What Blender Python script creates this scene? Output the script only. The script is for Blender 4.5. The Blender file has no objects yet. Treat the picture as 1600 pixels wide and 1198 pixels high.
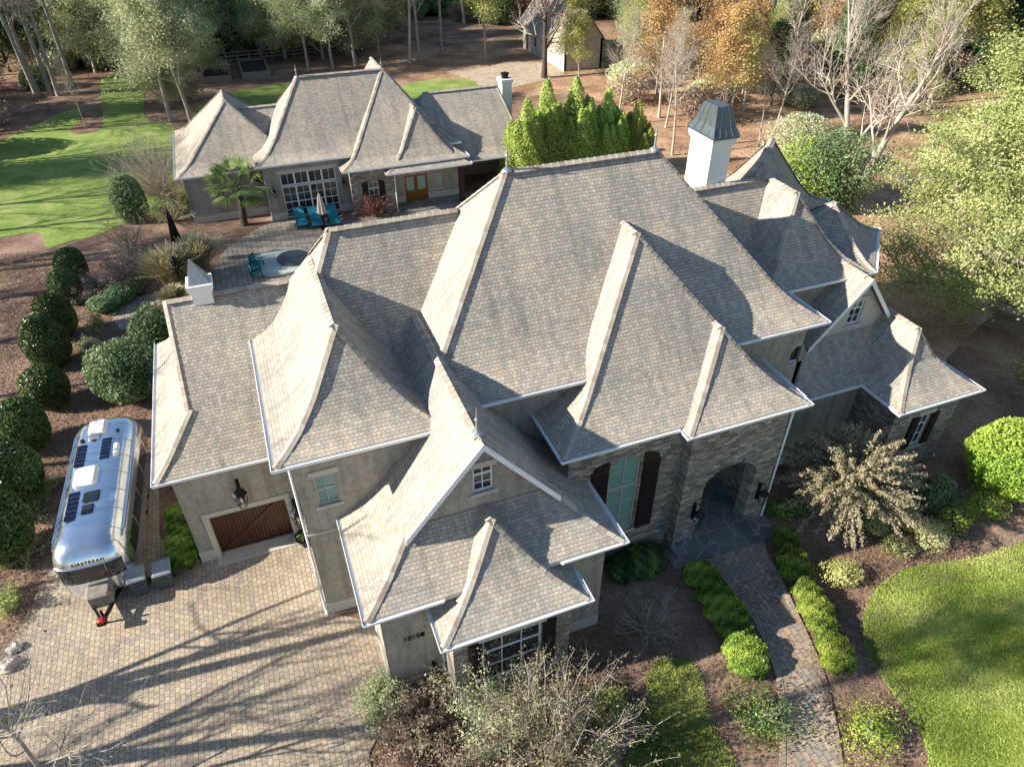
import bpy, math, random
import numpy as np
from mathutils import Vector, Matrix
from mathutils.geometry import tessellate_polygon

R = math.radians
scene = bpy.context.scene

# ------------------------------------------------------------------ camera
CAMH = 24.0
PITCH, AZ, FPX = R(37.4), R(21.1), 1110.0
cam_d = bpy.data.cameras.new('Camera')
cam = bpy.data.objects.new('Camera', cam_d)
scene.collection.objects.link(cam)
cam.location = (0, 0, CAMH)
cam.rotation_euler = (R(90) - PITCH, 0, -AZ)
cam_d.sensor_width = 36
cam_d.lens = FPX / 1600 * 36
cam_d.clip_end = 3000
scene.camera = cam

# ------------------------------------------------------------------ light
SUN_AZ, SUN_EL = R(-6.5), R(27)          # direction the light travels in plan, and the sun's height
world = bpy.data.worlds.new('World')
scene.world = world
world.use_nodes = True
wn = world.node_tree.nodes
sky = wn.new('ShaderNodeTexSky')
sky.sky_type = 'NISHITA'
sky.sun_disc = False
sky.sun_elevation = SUN_EL
sky.sun_rotation = R(-87)
sky.altitude = 100
sky.air_density = 1.0
sky.dust_density = 0.1
sky.ozone_density = 2.0
bg = wn['Background']
bg.inputs[1].default_value = 0.078
world.node_tree.links.new(sky.outputs[0], bg.inputs[0])
sun_d = bpy.data.lights.new('Sun', 'SUN')
sun_d.energy = 5.0
sun_d.angle = R(0.6)
sun_d.color = (1.0, 0.92, 0.80)
sun = bpy.data.objects.new('Sun', sun_d)
scene.collection.objects.link(sun)
sun.rotation_euler = Vector((math.cos(SUN_EL) * math.cos(SUN_AZ), math.cos(SUN_EL) * math.sin(SUN_AZ), -math.sin(SUN_EL))).to_track_quat('-Z', 'Y').to_euler()
scene.view_settings.view_transform = 'Standard'
scene.view_settings.look = 'None'
scene.view_settings.exposure = 1.15
scene.view_settings.gamma = 1

# ------------------------------------------------------------------ helpers: survey of the ground
_hd = Vector((math.sin(AZ), math.cos(AZ), 0)); _up = Vector((0, 0, 1))
_fw = _hd * math.cos(PITCH) - _up * math.sin(PITCH)
_rt = _fw.cross(_up).normalized(); _u = _rt.cross(_fw)
def G(u, v, z=0.0):
    """ground position seen at a point of the photograph"""
    d = _fw * FPX + _rt * (u - 800) - _u * (v - 599)
    t = (z - CAMH) / d.z
    return Vector((d.x * t, d.y * t, z))
def PX(p):
    w = Vector(p) - Vector((0, 0, CAMH))
    k = w.dot(_fw)
    if k <= 0.1: return (-9999, 9999)
    return (800 + FPX * w.dot(_rt) / k, 599 - FPX * w.dot(_u) / k)
def GP(pts): return [tuple(G(*p))[:2] for p in pts]

# ------------------------------------------------------------------ helpers: objects
COL = scene.collection
def tag(o, label=None, cat=None, group=None, kind=None):
    if label: o['label'] = label
    if cat: o['category'] = cat
    if group: o['group'] = group
    if kind: o['kind'] = kind
    return o
def empty(name, loc, label=None, cat=None, group=None, rz=0):
    o = bpy.data.objects.new(name, None)
    COL.objects.link(o); o.location = loc; o.rotation_euler = (0, 0, rz)
    o.empty_display_size = 0.3
    return tag(o, label, cat, group)
def copy_tree(o, parent=None):
    c = o.copy(); COL.objects.link(c); c.parent = parent
    for ch in list(o.children): copy_tree(ch, c)
    return c
class MB:
    """collects faces of one mesh"""
    def __init__(s): s.v = []; s.f = []; s.uv = []; s.m = []; s.cur = 0; s.has = False
    def poly(s, pts, uv=None):
        n = len(s.v); s.v.extend([tuple(p) for p in pts]); k = len(pts)
        s.f.append(tuple(range(n, n + k))); s.m.append(s.cur)
        if uv is None: s.uv.extend([(0.5, 0.5)] * k)
        else: s.uv.extend(uv)
    def box(s, a, b):
        x0, y0, z0 = a; x1, y1, z1 = b
        P = [(x0,y0,z0),(x1,y0,z0),(x1,y1,z0),(x0,y1,z0),(x0,y0,z1),(x1,y0,z1),(x1,y1,z1),(x0,y1,z1)]
        n = len(s.v); s.v.extend(P)
        for f in ((0,3,2,1),(4,5,6,7),(0,1,5,4),(1,2,6,5),(2,3,7,6),(3,0,4,7)):
            s.f.append(tuple(n + i for i in f)); s.m.append(s.cur); s.uv.extend([(0.5, 0.5)] * 4)
    def obox(s, c, ax, ay, az):
        """oriented box from centre and three half-axis vectors"""
        c, ax, ay, az = Vector(c), Vector(ax), Vector(ay), Vector(az)
        n = len(s.v)
        for sz in (-1, 1):
            for sx, sy in ((-1,-1),(1,-1),(1,1),(-1,1)): s.v.append(tuple(c + ax*sx + ay*sy + az*sz))
        for f in ((0,3,2,1),(4,5,6,7),(0,1,5,4),(1,2,6,5),(2,3,7,6),(3,0,4,7)):
            s.f.append(tuple(n + i for i in f)); s.m.append(s.cur); s.uv.extend([(0.5, 0.5)] * 4)
    def bar(s, p, q, w, h=None):
        p, q = Vector(p), Vector(q); d = q - p; L = d.length
        if L < 1e-6: return
        d /= L; a = d.cross(Vector((0, 0, 1)))
        if a.length < 1e-3: a = Vector((1, 0, 0))
        a.normalize(); b = a.cross(d)
        s.obox((p + q) / 2, d * L / 2, a * w / 2, b * (h or w) / 2)
    def tube(s, pts, rad, n=6, cap=True, uv=(0.5, 0.5)):
        pts = [Vector(p) for p in pts]; m = len(pts)
        if not hasattr(rad, '__len__'): rad = [rad] * m
        base = len(s.v); ref = Vector((0.31, 0.17, 0.93))
        for i, p in enumerate(pts):
            d = (pts[min(i + 1, m - 1)] - pts[max(i - 1, 0)]).normalized()
            a = d.cross(ref)
            if a.length < 0.05: a = d.cross(Vector((1, 0, 0)))
            a.normalize(); b = d.cross(a)
            for k in range(n):
                t = 2 * math.pi * k / n
                s.v.append(tuple(p + (a * math.cos(t) + b * math.sin(t)) * rad[i]))
        for i in range(m - 1):
            for k in range(n):
                k2 = (k + 1) % n
                s.f.append((base + i*n + k, base + i*n + k2, base + (i+1)*n + k2, base + (i+1)*n + k))
                s.m.append(s.cur); s.uv.extend([uv] * 4)
        if cap and n > 2:
            s.f.append(tuple(base + k for k in range(n))[::-1]); s.m.append(s.cur); s.uv.extend([uv] * n)
            s.f.append(tuple(base + (m-1)*n + k for k in range(n))); s.m.append(s.cur); s.uv.extend([uv] * n)
    def lathe(s, c, prof, n=16, uv=(0.5, 0.5)):
        """prof: list of (r, z)"""
        base = len(s.v); m = len(prof)
        for r, z in prof:
            for k in range(n):
                t = 2 * math.pi * k / n
                s.v.append((c[0] + r*math.cos(t), c[1] + r*math.sin(t), c[2] + z))
        for i in range(m - 1):
            for k in range(n):
                k2 = (k + 1) % n
                s.f.append((base+i*n+k, base+i*n+k2, base+(i+1)*n+k2, base+(i+1)*n+k)); s.m.append(s.cur); s.uv.extend([uv]*4)
    def prism(s, outline, z0, z1, top=True, bottom=False, uvscale=False):
        """outline: list of xy, counter-clockwise"""
        n = len(outline)
        for i in range(n):
            a, b = outline[i], outline[(i + 1) % n]
            s.poly([(a[0],a[1],z0),(b[0],b[1],z0),(b[0],b[1],z1),(a[0],a[1],z1)])
        if top: s.poly([(p[0], p[1], z1) for p in outline])
        if bottom: s.poly([(p[0], p[1], z0) for p in outline][::-1])
    def leaves(s, C, N, size, rng, aspect=0.55, jitter=0.6, tone=None):
        """many small leaf quads; C centres (n,3), N rough normals (n,3)"""
        n = len(C)
        if n == 0: return
        N = N + rng.normal(0, jitter, (n, 3)); N /= np.linalg.norm(N, axis=1)[:, None] + 1e-9
        T = rng.normal(0, 1, (n, 3)); T -= N * (T * N).sum(1)[:, None]; T /= np.linalg.norm(T, axis=1)[:, None] + 1e-9
        B = np.cross(N, T)
        sz = (size * rng.uniform(0.6, 1.25, n))[:, None]
        a = T * sz; b = B * sz * aspect
        V = np.stack([C - a, C - b*0.9 + a*0.1, C + a, C + b*0.9 + a*0.1], axis=1).reshape(-1, 3)
        tn = rng.uniform(0, 1, n) if tone is None else np.clip(tone + rng.normal(0, .12, n), 0, 1)
        s.arr = getattr(s, 'arr', []); s.arr.append((V, np.repeat(tn, 4), s.cur))
    def build(s, name, mats, parent=None, org=None, smooth=False):
        if org is None and parent is not None:
            org = Vector((0, 0, 0)); p = parent
            while p is not None: org += p.location; p = p.parent
        org = org or Vector((0, 0, 0))
        me = bpy.data.meshes.new(name)
        V = np.array(s.v, dtype=float).reshape(-1, 3)
        nl = [len(f) for f in s.f]; loops = [i for f in s.f for i in f]; mi = list(s.m)
        uv = np.array(s.uv, dtype=float).reshape(-1, 2)
        if hasattr(s, 'arr'):
            Vs = [V]; off = len(V); lo = [np.array(loops, dtype=int)]; tot = [np.array(nl, dtype=int)]; mm = [np.array(mi, dtype=int)]; uu = [uv]
            for va, tn, m in s.arr:
                k = len(va); Vs.append(va); lo.append(np.arange(off, off + k)); off += k
                tot.append(np.full(k // 4, 4)); mm.append(np.full(k // 4, m)); uu.append(np.stack([tn, np.full(k, .5)], 1))
            V = np.concatenate(Vs); loops = np.concatenate(lo); nl = np.concatenate(tot); mi = np.concatenate(mm); uv = np.concatenate(uu)
        nl = np.array(nl, dtype=np.int32); loops = np.array(loops, dtype=np.int32)
        V = V - np.array(org)
        me.vertices.add(len(V)); me.vertices.foreach_set('co', V.astype(np.float32).ravel())
        me.loops.add(len(loops)); me.loops.foreach_set('vertex_index', loops)
        me.polygons.add(len(nl))
        st = np.zeros(len(nl), dtype=np.int32); st[1:] = np.cumsum(nl)[:-1]
        me.polygons.foreach_set('loop_start', st)
        me.polygons.foreach_set('loop_total', nl)
        me.polygons.foreach_set('material_index', np.array(mi, dtype=np.int32))
        me.polygons.foreach_set('use_smooth', np.full(len(nl), bool(smooth)))
        l = me.uv_layers.new(name='UVMap'); l.data.foreach_set('uv', uv.astype(np.float32).ravel())
        for m in (mats if isinstance(mats, (list, tuple)) else [mats]): me.materials.append(m)
        me.update(calc_edges=True); me.validate()
        o = bpy.data.objects.new(name, me); COL.objects.link(o)
        if parent is not None: o.parent = parent
        else: o.location = org
        return o

# ------------------------------------------------------------------ materials
def new_mat(name):
    m = bpy.data.materials.new(name); m.use_nodes = True
    nt = m.node_tree; return m, nt, nt.nodes['Principled BSDF']
def nd(nt, t, **kw):
    n = nt.nodes.new(t)
    for k, v in kw.items():
        if k.startswith('i_'): n.inputs[int(k[2:])].default_value = v
        else: setattr(n, k, v)
    return n
def mth(nt, op, a, b=None, c=None):
    n = nt.nodes.new('ShaderNodeMath'); n.operation = op
    for i, x in enumerate((a, b, c)):
        if x is None: continue
        if isinstance(x, (int, float)): n.inputs[i].default_value = x
        else: nt.links.new(x, n.inputs[i])
    return n.outputs[0]
def ramp(nt, src, stops, mode='LINEAR'):
    n = nt.nodes.new('ShaderNodeValToRGB'); cr = n.color_ramp; cr.interpolation = mode
    while len(cr.elements) < len(stops): cr.elements.new(0.5)
    for e, (p, c) in zip(cr.elements, stops): e.position = p; e.color = (*c, 1)
    nt.links.new(src, n.inputs[0]); return n.outputs[0]
def mix(nt, fac, a, b, bt='MIX'):
    n = nt.nodes.new('ShaderNodeMix'); n.data_type = 'RGBA'; n.blend_type = bt
    for i, x in ((0, fac), (6, a), (7, b)):
        if isinstance(x, (int, float)): n.inputs[i].default_value = x
        elif isinstance(x, tuple): n.inputs[i].default_value = (*x, 1)
        else: nt.links.new(x, n.inputs[i])
    return n.outputs[2]
def noise(nt, vec, scale, detail=4, rough=0.6):
    n = nt.nodes.new('ShaderNodeTexNoise'); n.inputs['Scale'].default_value = scale
    n.inputs['Detail'].default_value = detail; n.inputs['Roughness'].default_value = rough
    if vec is not None: nt.links.new(vec, n.inputs['Vector'])
    return n.outputs['Fac']
def bump(nt, h, bs, dist=0.02, strength=1.0):
    b = nt.nodes.new('ShaderNodeBump'); b.inputs['Distance'].default_value = dist; b.inputs['Strength'].default_value = strength
    nt.links.new(h, b.inputs['Height']); nt.links.new(b.outputs[0], bs.inputs['Normal'])
def simple(name, col, rough=0.6, metal=0.0, nscale=0, namt=0.15, spec=0.3):
    m, nt, bs = new_mat(name)
    bs.inputs['Base Color'].default_value = (*col, 1); bs.inputs['Roughness'].default_value = rough
    bs.inputs['Metallic'].default_value = metal; bs.inputs['Specular IOR Level'].default_value = spec
    if nscale:
        g = nd(nt, 'ShaderNodeNewGeometry'); f = noise(nt, g.outputs['Position'], nscale)
        c = ramp(nt, f, [(0.25, tuple(x * (1 - namt) for x in col)), (0.75, tuple(min(1, x * (1 + namt)) for x in col))])
        nt.links.new(c, bs.inputs['Base Color'])
        bump(nt, f, bs, 0.01, 0.5)
    return m

def cells(nt, u, v, w, h, shift=0.5, jit=0.0):
    """running bond cells: returns cell-id vector, distance to joint across u and along v"""
    vr = mth(nt, 'DIVIDE', v, h); row = mth(nt, 'FLOOR', vr)
    wn_ = nd(nt, 'ShaderNodeTexWhiteNoise', noise_dimensions='1D'); nt.links.new(row, wn_.inputs['W'])
    off = mth(nt, 'ADD', mth(nt, 'MULTIPLY', row, shift), mth(nt, 'MULTIPLY', wn_.outputs[0], jit))
    ur = mth(nt, 'ADD', mth(nt, 'DIVIDE', u, w), off); col = mth(nt, 'FLOOR', ur)
    fu = mth(nt, 'FRACT', ur); fv = mth(nt, 'FRACT', vr)
    cv = nd(nt, 'ShaderNodeCombineXYZ'); nt.links.new(col, cv.inputs[0]); nt.links.new(row, cv.inputs[1])
    return cv.outputs[0], fu, fv
def rnd(nt, vec, add=0.0):
    w = nd(nt, 'ShaderNodeTexWhiteNoise', noise_dimensions='3D')
    if add:
        a = nd(nt, 'ShaderNodeVectorMath', operation='ADD'); a.inputs[1].default_value = (add, add, add)
        nt.links.new(vec, a.inputs[0]); vec = a.outputs[0]
    nt.links.new(vec, w.inputs['Vector']); return w.outputs[0]

def mat_shingle(name='roof_shingles', w=0.155, h=0.135):
    m, nt, bs = new_mat(name)
    uv = nd(nt, 'ShaderNodeUVMap'); sp = nd(nt, 'ShaderNodeSeparateXYZ'); nt.links.new(uv.outputs[0], sp.inputs[0])
    cid, fu, fv = cells(nt, sp.outputs[0], sp.outputs[1], w, h, 0.5, 0.35)
    r = rnd(nt, cid); r2 = rnd(nt, cid, 7.3)
    col = ramp(nt, r, [(0.0, (.36,.355,.325)), (0.15, (.42,.385,.335)), (0.30, (.48,.44,.375)), (0.44, (.385,.37,.335)), (0.56, (.44,.395,.335)),
                       (0.68, (.40,.35,.305)), (0.76, (.47,.435,.375)), (0.86, (.335,.32,.30)), (0.93, (.41,.36,.31))], 'CONSTANT')
    g = nd(nt, 'ShaderNodeNewGeometry')
    big = noise(nt, g.outputs['Position'], 0.5, 3, 0.6)
    fine = noise(nt, g.outputs['Position'], 45, 3, 0.7)
    mp = nd(nt, 'ShaderNodeMapping'); mp.inputs['Scale'].default_value = (2.2, .16, 1); nt.links.new(uv.outputs[0], mp.inputs[0])
    streak = noise(nt, mp.outputs[0], 1.0, 4, 0.65)
    col = mix(nt, 1.0, col, ramp(nt, streak, [(0.36, (.80,.81,.82)), (0.5, (1.0,1.0,1.0)), (0.64, (1.06,1.05,1.03))]), 'MULTIPLY')
    col = mix(nt, 1.0, col, ramp(nt, big, [(0.36, (.90,.89,.88)), (0.64, (1.17,1.10,1.01))]), 'MULTIPLY')
    col = mix(nt, 1.0, col, ramp(nt, fine, [(0.3, (.86,.86,.86)), (0.7, (1.12,1.12,1.12))]), 'MULTIPLY')
    eu = mth(nt, 'LESS_THAN', fu, 0.10); ev = mth(nt, 'LESS_THAN', fv, 0.15)
    e = mth(nt, 'MAXIMUM', eu, ev)
    col = mix(nt, mth(nt, 'MULTIPLY', e, 0.5), col, (.11,.095,.08))  # dark tab joints, plus the shadow under each tab's bottom edge painted in
    nt.links.new(col, bs.inputs['Base Color']); bs.inputs['Roughness'].default_value = 0.9; bs.inputs['Specular IOR Level'].default_value = 0.15
    hh = mth(nt, 'ADD', mth(nt, 'MULTIPLY', mth(nt, 'SUBTRACT', 1.0, fv), 0.7), mth(nt, 'MULTIPLY', r2, 0.9))
    hh = mth(nt, 'MULTIPLY', hh, mth(nt, 'SUBTRACT', 1.0, e))
    bump(nt, hh, bs, 0.03, 0.9)
    return m
def mat_cap():
    m, nt, bs = new_mat('ridge_cap_shingles')
    uv = nd(nt, 'ShaderNodeUVMap'); sp = nd(nt, 'ShaderNodeSeparateXYZ'); nt.links.new(uv.outputs[0], sp.inputs[0])
    col = ramp(nt, sp.outputs[0], [(0.0, (.40,.355,.29)), (0.35, (.34,.28,.23)), (0.6, (.45,.40,.33)), (0.8, (.345,.28,.235)), (0.9, (.39,.34,.28))], 'CONSTANT')
    nt.links.new(col, bs.inputs['Base Color']); bs.inputs['Roughness'].default_value = 0.9; bs.inputs['Specular IOR Level'].default_value = 0.15
    return m
def mat_stone():
    m, nt, bs = new_mat('ledge_stone')
    g = nd(nt, 'ShaderNodeNewGeometry'); sp = nd(nt, 'ShaderNodeSeparateXYZ'); nt.links.new(g.outputs['Position'], sp.inputs[0])
    wob = noise(nt, g.outputs['Position'], 1.3, 2, 0.5)
    u = mth(nt, 'ADD', mth(nt, 'ADD', sp.outputs[0], sp.outputs[1]), mth(nt, 'MULTIPLY', wob, 0.25))
    v = mth(nt, 'ADD', sp.outputs[2], mth(nt, 'MULTIPLY', wob, 0.16))
    cid, fu, fv = cells(nt, u, v, 0.34, 0.105, 0.5, 3.0)
    r = rnd(nt, cid); r2 = rnd(nt, cid, 3.1)
    col = ramp(nt, r, [(0, (.20,.18,.16)), (.2, (.30,.265,.22)), (.4, (.37,.335,.285)), (.55, (.25,.24,.23)), (.7, (.41,.34,.26)), (.82, (.17,.155,.14)), (.92, (.50,.46,.39))], 'CONSTANT')
    f = noise(nt, g.outputs['Position'], 9, 4, 0.6)
    col = mix(nt, 1.0, col, ramp(nt, f, [(0.3, (.8,.8,.8)), (0.7, (1.15,1.13,1.1))]), 'MULTIPLY')
    e = mth(nt, 'MAXIMUM', mth(nt, 'LESS_THAN', fu, 0.05), mth(nt, 'LESS_THAN', fv, 0.15))
    col = mix(nt, mth(nt, 'MULTIPLY', e, 0.7), col, (.08,.075,.07))
    nt.links.new(col, bs.inputs['Base Color']); bs.inputs['Roughness'].default_value = 0.85
    hh = mth(nt, 'MULTIPLY', mth(nt, 'ADD', mth(nt, 'MULTIPLY', r2, .8), mth(nt, 'MULTIPLY', f, .4)), mth(nt, 'SUBTRACT', 1.0, e))
    bump(nt, hh, bs, 0.05, 1.0)
    return m
def mat_paver(name, w, h, cols, joint=(.09,.075,.06), rot=0.0, jw=0.09):
    m, nt, bs = new_mat(name)
    g = nd(nt, 'ShaderNodeNewGeometry')
    mp = nd(nt, 'ShaderNodeMapping'); mp.inputs['Rotation'].default_value = (0, 0, rot); nt.links.new(g.outputs['Position'], mp.inputs[0])
    wob = nd(nt, 'ShaderNodeTexNoise'); wob.inputs['Scale'].default_value = 1.7; nt.links.new(g.outputs['Position'], wob.inputs[0])
    sp = nd(nt, 'ShaderNodeSeparateXYZ'); nt.links.new(mp.outputs[0], sp.inputs[0])
    u = mth(nt, 'ADD', sp.outputs[1], mth(nt, 'MULTIPLY', wob.outputs[0], .05)); v = mth(nt, 'ADD', sp.outputs[0], mth(nt, 'MULTIPLY', wob.outputs[0], .06))
    cid, fu, fv = cells(nt, u, v, w, h, 0.5, 0.25)
    r = rnd(nt, cid); r2 = rnd(nt, cid, 5.5)
    n = len(cols); col = ramp(nt, r, [(i / n, c) for i, c in enumerate(cols)], 'CONSTANT')
    f = noise(nt, g.outputs['Position'], 0.35, 5, 0.65); f2 = noise(nt, g.outputs['Position'], 14, 4, 0.7)
    col = mix(nt, 1.0, col, ramp(nt, f, [(0.3, (.78,.76,.74)), (0.65, (1.1,1.08,1.05))]), 'MULTIPLY')
    col = mix(nt, 1.0, col, ramp(nt, f2, [(0.3, (.82,.81,.8)), (0.7, (1.12,1.12,1.12))]), 'MULTIPLY')
    e = mth(nt, 'MAXIMUM', mth(nt, 'LESS_THAN', fu, jw * .8), mth(nt, 'LESS_THAN', fv, jw))
    col = mix(nt, mth(nt, 'MULTIPLY', e, 0.85), col, joint)
    nt.links.new(col, bs.inputs['Base Color']); bs.inputs['Roughness'].default_value = 0.85; bs.inputs['Specular IOR Level'].default_value = 0.2
    hh = mth(nt, 'MULTIPLY', mth(nt, 'ADD', .6, mth(nt, 'MULTIPLY', r2, .4)), mth(nt, 'SUBTRACT', 1.0, e))
    bump(nt, hh, bs, 0.012, 0.8)
    return m
def mat_flag():
    m, nt, bs = new_mat('flagstone')
    g = nd(nt, 'ShaderNodeNewGeometry')
    v = nd(nt, 'ShaderNodeTexVoronoi', feature='DISTANCE_TO_EDGE'); v.inputs['Scale'].default_value = 1.25; nt.links.new(g.outputs['Position'], v.inputs[0])
    v2 = nd(nt, 'ShaderNodeTexVoronoi'); v2.inputs['Scale'].default_value = 1.25; nt.links.new(g.outputs['Position'], v2.inputs[0])
    sp = nd(nt, 'ShaderNodeSeparateXYZ'); nt.links.new(v2.outputs['Color'], sp.inputs[0])
    col = ramp(nt, sp.outputs[0], [(0, (.13,.14,.14)), (.35, (.18,.185,.175)), (.65, (.22,.215,.19)), (1, (.16,.18,.19))])
    e = mth(nt, 'LESS_THAN', v.outputs['Distance'], 0.028)
    col = mix(nt, e, col, (.33,.32,.29)); f2 = noise(nt, g.outputs['Position'], 6, 4, 0.7)
    col = mix(nt, 1.0, col, ramp(nt, f2, [(0.3, (.82,.82,.82)), (0.7, (1.12,1.12,1.12))]), 'MULTIPLY')
    nt.links.new(col, bs.inputs['Base Color']); bs.inputs['Roughness'].default_value = 0.7
    return m
def mat_ground(name, stops, s1=0.35, s2=6, s3=40, bd=0.05):
    m, nt, bs = new_mat(name)
    g = nd(nt, 'ShaderNodeNewGeometry')
    a = noise(nt, g.outputs['Position'], s1, 6, 0.65); b = noise(nt, g.outputs['Position'], s2, 5, 0.75); c = noise(nt, g.outputs['Position'], s3, 3, 0.8)
    t = mth(nt, 'ADD', mth(nt, 'ADD', mth(nt, 'MULTIPLY', a, .45), mth(nt, 'MULTIPLY', b, .30)), mth(nt, 'MULTIPLY', c, .25))
    col = ramp(nt, t, stops)
    nt.links.new(col, bs.inputs['Base Color']); bs.inputs['Roughness'].default_value = 0.95; bs.inputs['Specular IOR Level'].default_value = 0.1
    bump(nt, mth(nt, 'ADD', b, mth(nt, 'MULTIPLY', c, .6)), bs, bd, 1.0)
    return m
def mat_leaf(name, stops, trans=0.25, rough=0.55):
    m, nt, bs = new_mat(name)
    uv = nd(nt, 'ShaderNodeUVMap'); sp = nd(nt, 'ShaderNodeSeparateXYZ'); nt.links.new(uv.outputs[0], sp.inputs[0])
    col = ramp(nt, sp.outputs[0], stops)
    oi = nd(nt, 'ShaderNodeObjectInfo')
    hs = nd(nt, 'ShaderNodeHueSaturation'); nt.links.new(col, hs.inputs['Color'])
    nt.links.new(mth(nt, 'ADD', mth(nt, 'MULTIPLY', oi.outputs['Random'], .03), .485), hs.inputs['Hue'])
    nt.links.new(mth(nt, 'ADD', mth(nt, 'MULTIPLY', oi.outputs['Random'], .35), .82), hs.inputs['Value'])
    col = hs.outputs[0]
    nt.links.new(col, bs.inputs['Base Color']); bs.inputs['Roughness'].default_value = rough; bs.inputs['Specular IOR Level'].default_value = 0.3
    tr = nd(nt, 'ShaderNodeBsdfTranslucent'); nt.links.new(col, tr.inputs['Color'])
    ms = nd(nt, 'ShaderNodeMixShader'); ms.inputs[0].default_value = trans
    nt.links.new(bs.outputs[0], ms.inputs[1]); nt.links.new(tr.outputs[0], ms.inputs[2])
    nt.links.new(ms.outputs[0], nt.nodes['Material Output'].inputs[0])
    return m

M = {}
M['shingle'] = mat_shingle(); M['cap'] = mat_cap(); M['stone'] = mat_stone(); M['flag'] = mat_flag()
M['stucco'] = simple('stucco', (.40,.37,.31), 0.95, 0, 5, 0.13, 0.1)
def mat_stucco():
    m, nt, bs = new_mat('stucco')
    g = nd(nt, 'ShaderNodeNewGeometry'); a = noise(nt, g.outputs['Position'], 4.5, 5, .65)
    mp = nd(nt, 'ShaderNodeMapping'); mp.inputs['Scale'].default_value = (3.0, 3.0, .28); nt.links.new(g.outputs['Position'], mp.inputs[0])
    s_ = noise(nt, mp.outputs[0], 1.0, 4, .65); b_ = noise(nt, g.outputs['Position'], .7, 3, .6)
    col = ramp(nt, a, [(.35, (.31,.29,.25)), (.65, (.40,.375,.325))])
    col = mix(nt, 1.0, col, ramp(nt, s_, [(.38, (.78,.77,.75)), (.52, (1,1,1))]), 'MULTIPLY')
    col = mix(nt, 1.0, col, ramp(nt, b_, [(.35, (.88,.88,.88)), (.65, (1.06,1.05,1.03))]), 'MULTIPLY')
    nt.links.new(col, bs.inputs['Base Color']); bs.inputs['Roughness'].default_value = .95; bs.inputs['Specular IOR Level'].default_value = .1
    bump(nt, a, bs, .01, .6); return m
M['stucco'] = mat_stucco()
M['trim'] = simple('cast_stone_trim', (.50,.47,.41), 0.9, 0, 8, 0.08, 0.15)
M['white'] = simple('white_gutter_paint', (.80,.82,.84), 0.35, 0, 3, 0.05, 0.5)
M['soffit'] = simple('soffit_paint', (.55,.54,.50), 0.7)
M['chim'] = simple('white_painted_masonry', (.80,.79,.76), 0.85, 0, 7, 0.06, 0.2)
M['blackmetal'] = simple('dark_standing_seam_metal', (.12,.14,.145), 0.38, 0.6, 4, 0.3, 0.5)
M['iron'] = simple('black_iron', (.02,.02,.022), 0.5, 0.6)
M['lead'] = simple('weathered_lead', (.34,.36,.38), 0.45, 0.6, 6, 0.2)
M['paver'] = mat_paver('driveway_pavers', 0.25, 0.175, [(.45,.375,.29), (.41,.345,.265), (.48,.405,.31), (.38,.33,.27), (.44,.355,.275), (.35,.31,.265), (.46,.395,.30)])
M['pathpaver'] = mat_paver('path_pavers', 0.33, 0.22, [(.42,.34,.265), (.36,.30,.245), (.31,.28,.245), (.46,.37,.28), (.39,.29,.225)])
M['curb'] = mat_paver('border_pavers', 0.22, 5.0, [(.38,.30,.22), (.34,.28,.22), (.42,.34,.26)])
M['patio'] = mat_paver('patio_pavers', 0.5, 0.35, [(.42,.36,.29), (.37,.32,.27), (.45,.385,.31), (.34,.31,.27)])
M['mulch'] = mat_ground('leafy_mulch', [(0.36, (.085,.053,.038)), (0.45, (.18,.115,.083)), (0.51, (.285,.185,.135)), (0.57, (.39,.275,.20)), (0.65, (.50,.40,.30))], 0.3, 5, 38)
M['grass'] = mat_ground('lawn_grass', [(0.36, (.12,.22,.04)), (0.43, (.21,.34,.055)), (0.49, (.31,.43,.08)), (0.55, (.42,.50,.13)), (0.60, (.52,.53,.22)), (0.66, (.58,.54,.32))], 0.4, 4, 30)
M['grassfar'] = mat_ground('back_lawn_grass', [(0.36, (.11,.17,.05)), (0.43, (.17,.25,.06)), (0.49, (.23,.32,.08)), (0.55, (.31,.37,.12)), (0.60, (.40,.40,.18)), (0.66, (.46,.42,.26))], 0.4, 4, 30)
M['orange'] = mat_ground('leaf_litter', [(0.36, (.13,.08,.05)), (0.44, (.27,.165,.105)), (0.51, (.43,.275,.175)), (0.57, (.58,.40,.27)), (0.65, (.68,.54,.40))], 0.25, 5, 30)
M['gravel'] = mat_ground('pale_sand', [(0.3, (.33,.27,.20)), (0.5, (.46,.38,.29)), (0.7, (.56,.48,.38))], 0.5, 8, 60, 0.02)
M['asphalt'] = mat_ground('drive_asphalt', [(0.3, (.10,.10,.10)), (0.7, (.17,.165,.16))], 0.5, 8, 60, 0.01)
M['soil'] = simple('dark_soil', (.05,.04,.035), 0.95, 0, 12, 0.4)
M['bark'] = simple('grey_bark', (.33,.295,.25), 0.9, 0, 4, 0.35, 0.1)
M['palebark'] = simple('pale_bark', (.43,.38,.31), 0.85, 0, 3, 0.3, 0.1)
M['darkbark'] = simple('dark_bark', (.085,.07,.058), 0.9, 0, 4, 0.3, 0.1)
M['twig'] = simple('twigs', (.46,.41,.35), 0.9, 0, 2, 0.25, 0.1)
M['paletwig'] = simple('pale_twigs', (.47,.41,.34), 0.9, 0, 2, 0.2, 0.1)
M['glass'] = simple('dark_window_glass', (.02,.028,.03), 0.06, 0, 0, 0, 0.8)
M['blind'] = simple('window_glass_over_pale_blinds', (.20,.34,.31), 0.12, 0, 9, 0.08, 0.8)
M['teal'] = simple('teal_cushion', (.02,.22,.27), 0.6, 0, 8, 0.1)
M['canvas'] = simple('cream_canvas', (.55,.50,.42), 0.8, 0, 6, 0.1)
M['binplastic'] = simple('dark_grey_bin_plastic', (.07,.085,.10), 0.35, 0, 3, 0.15, 0.5)
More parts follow.
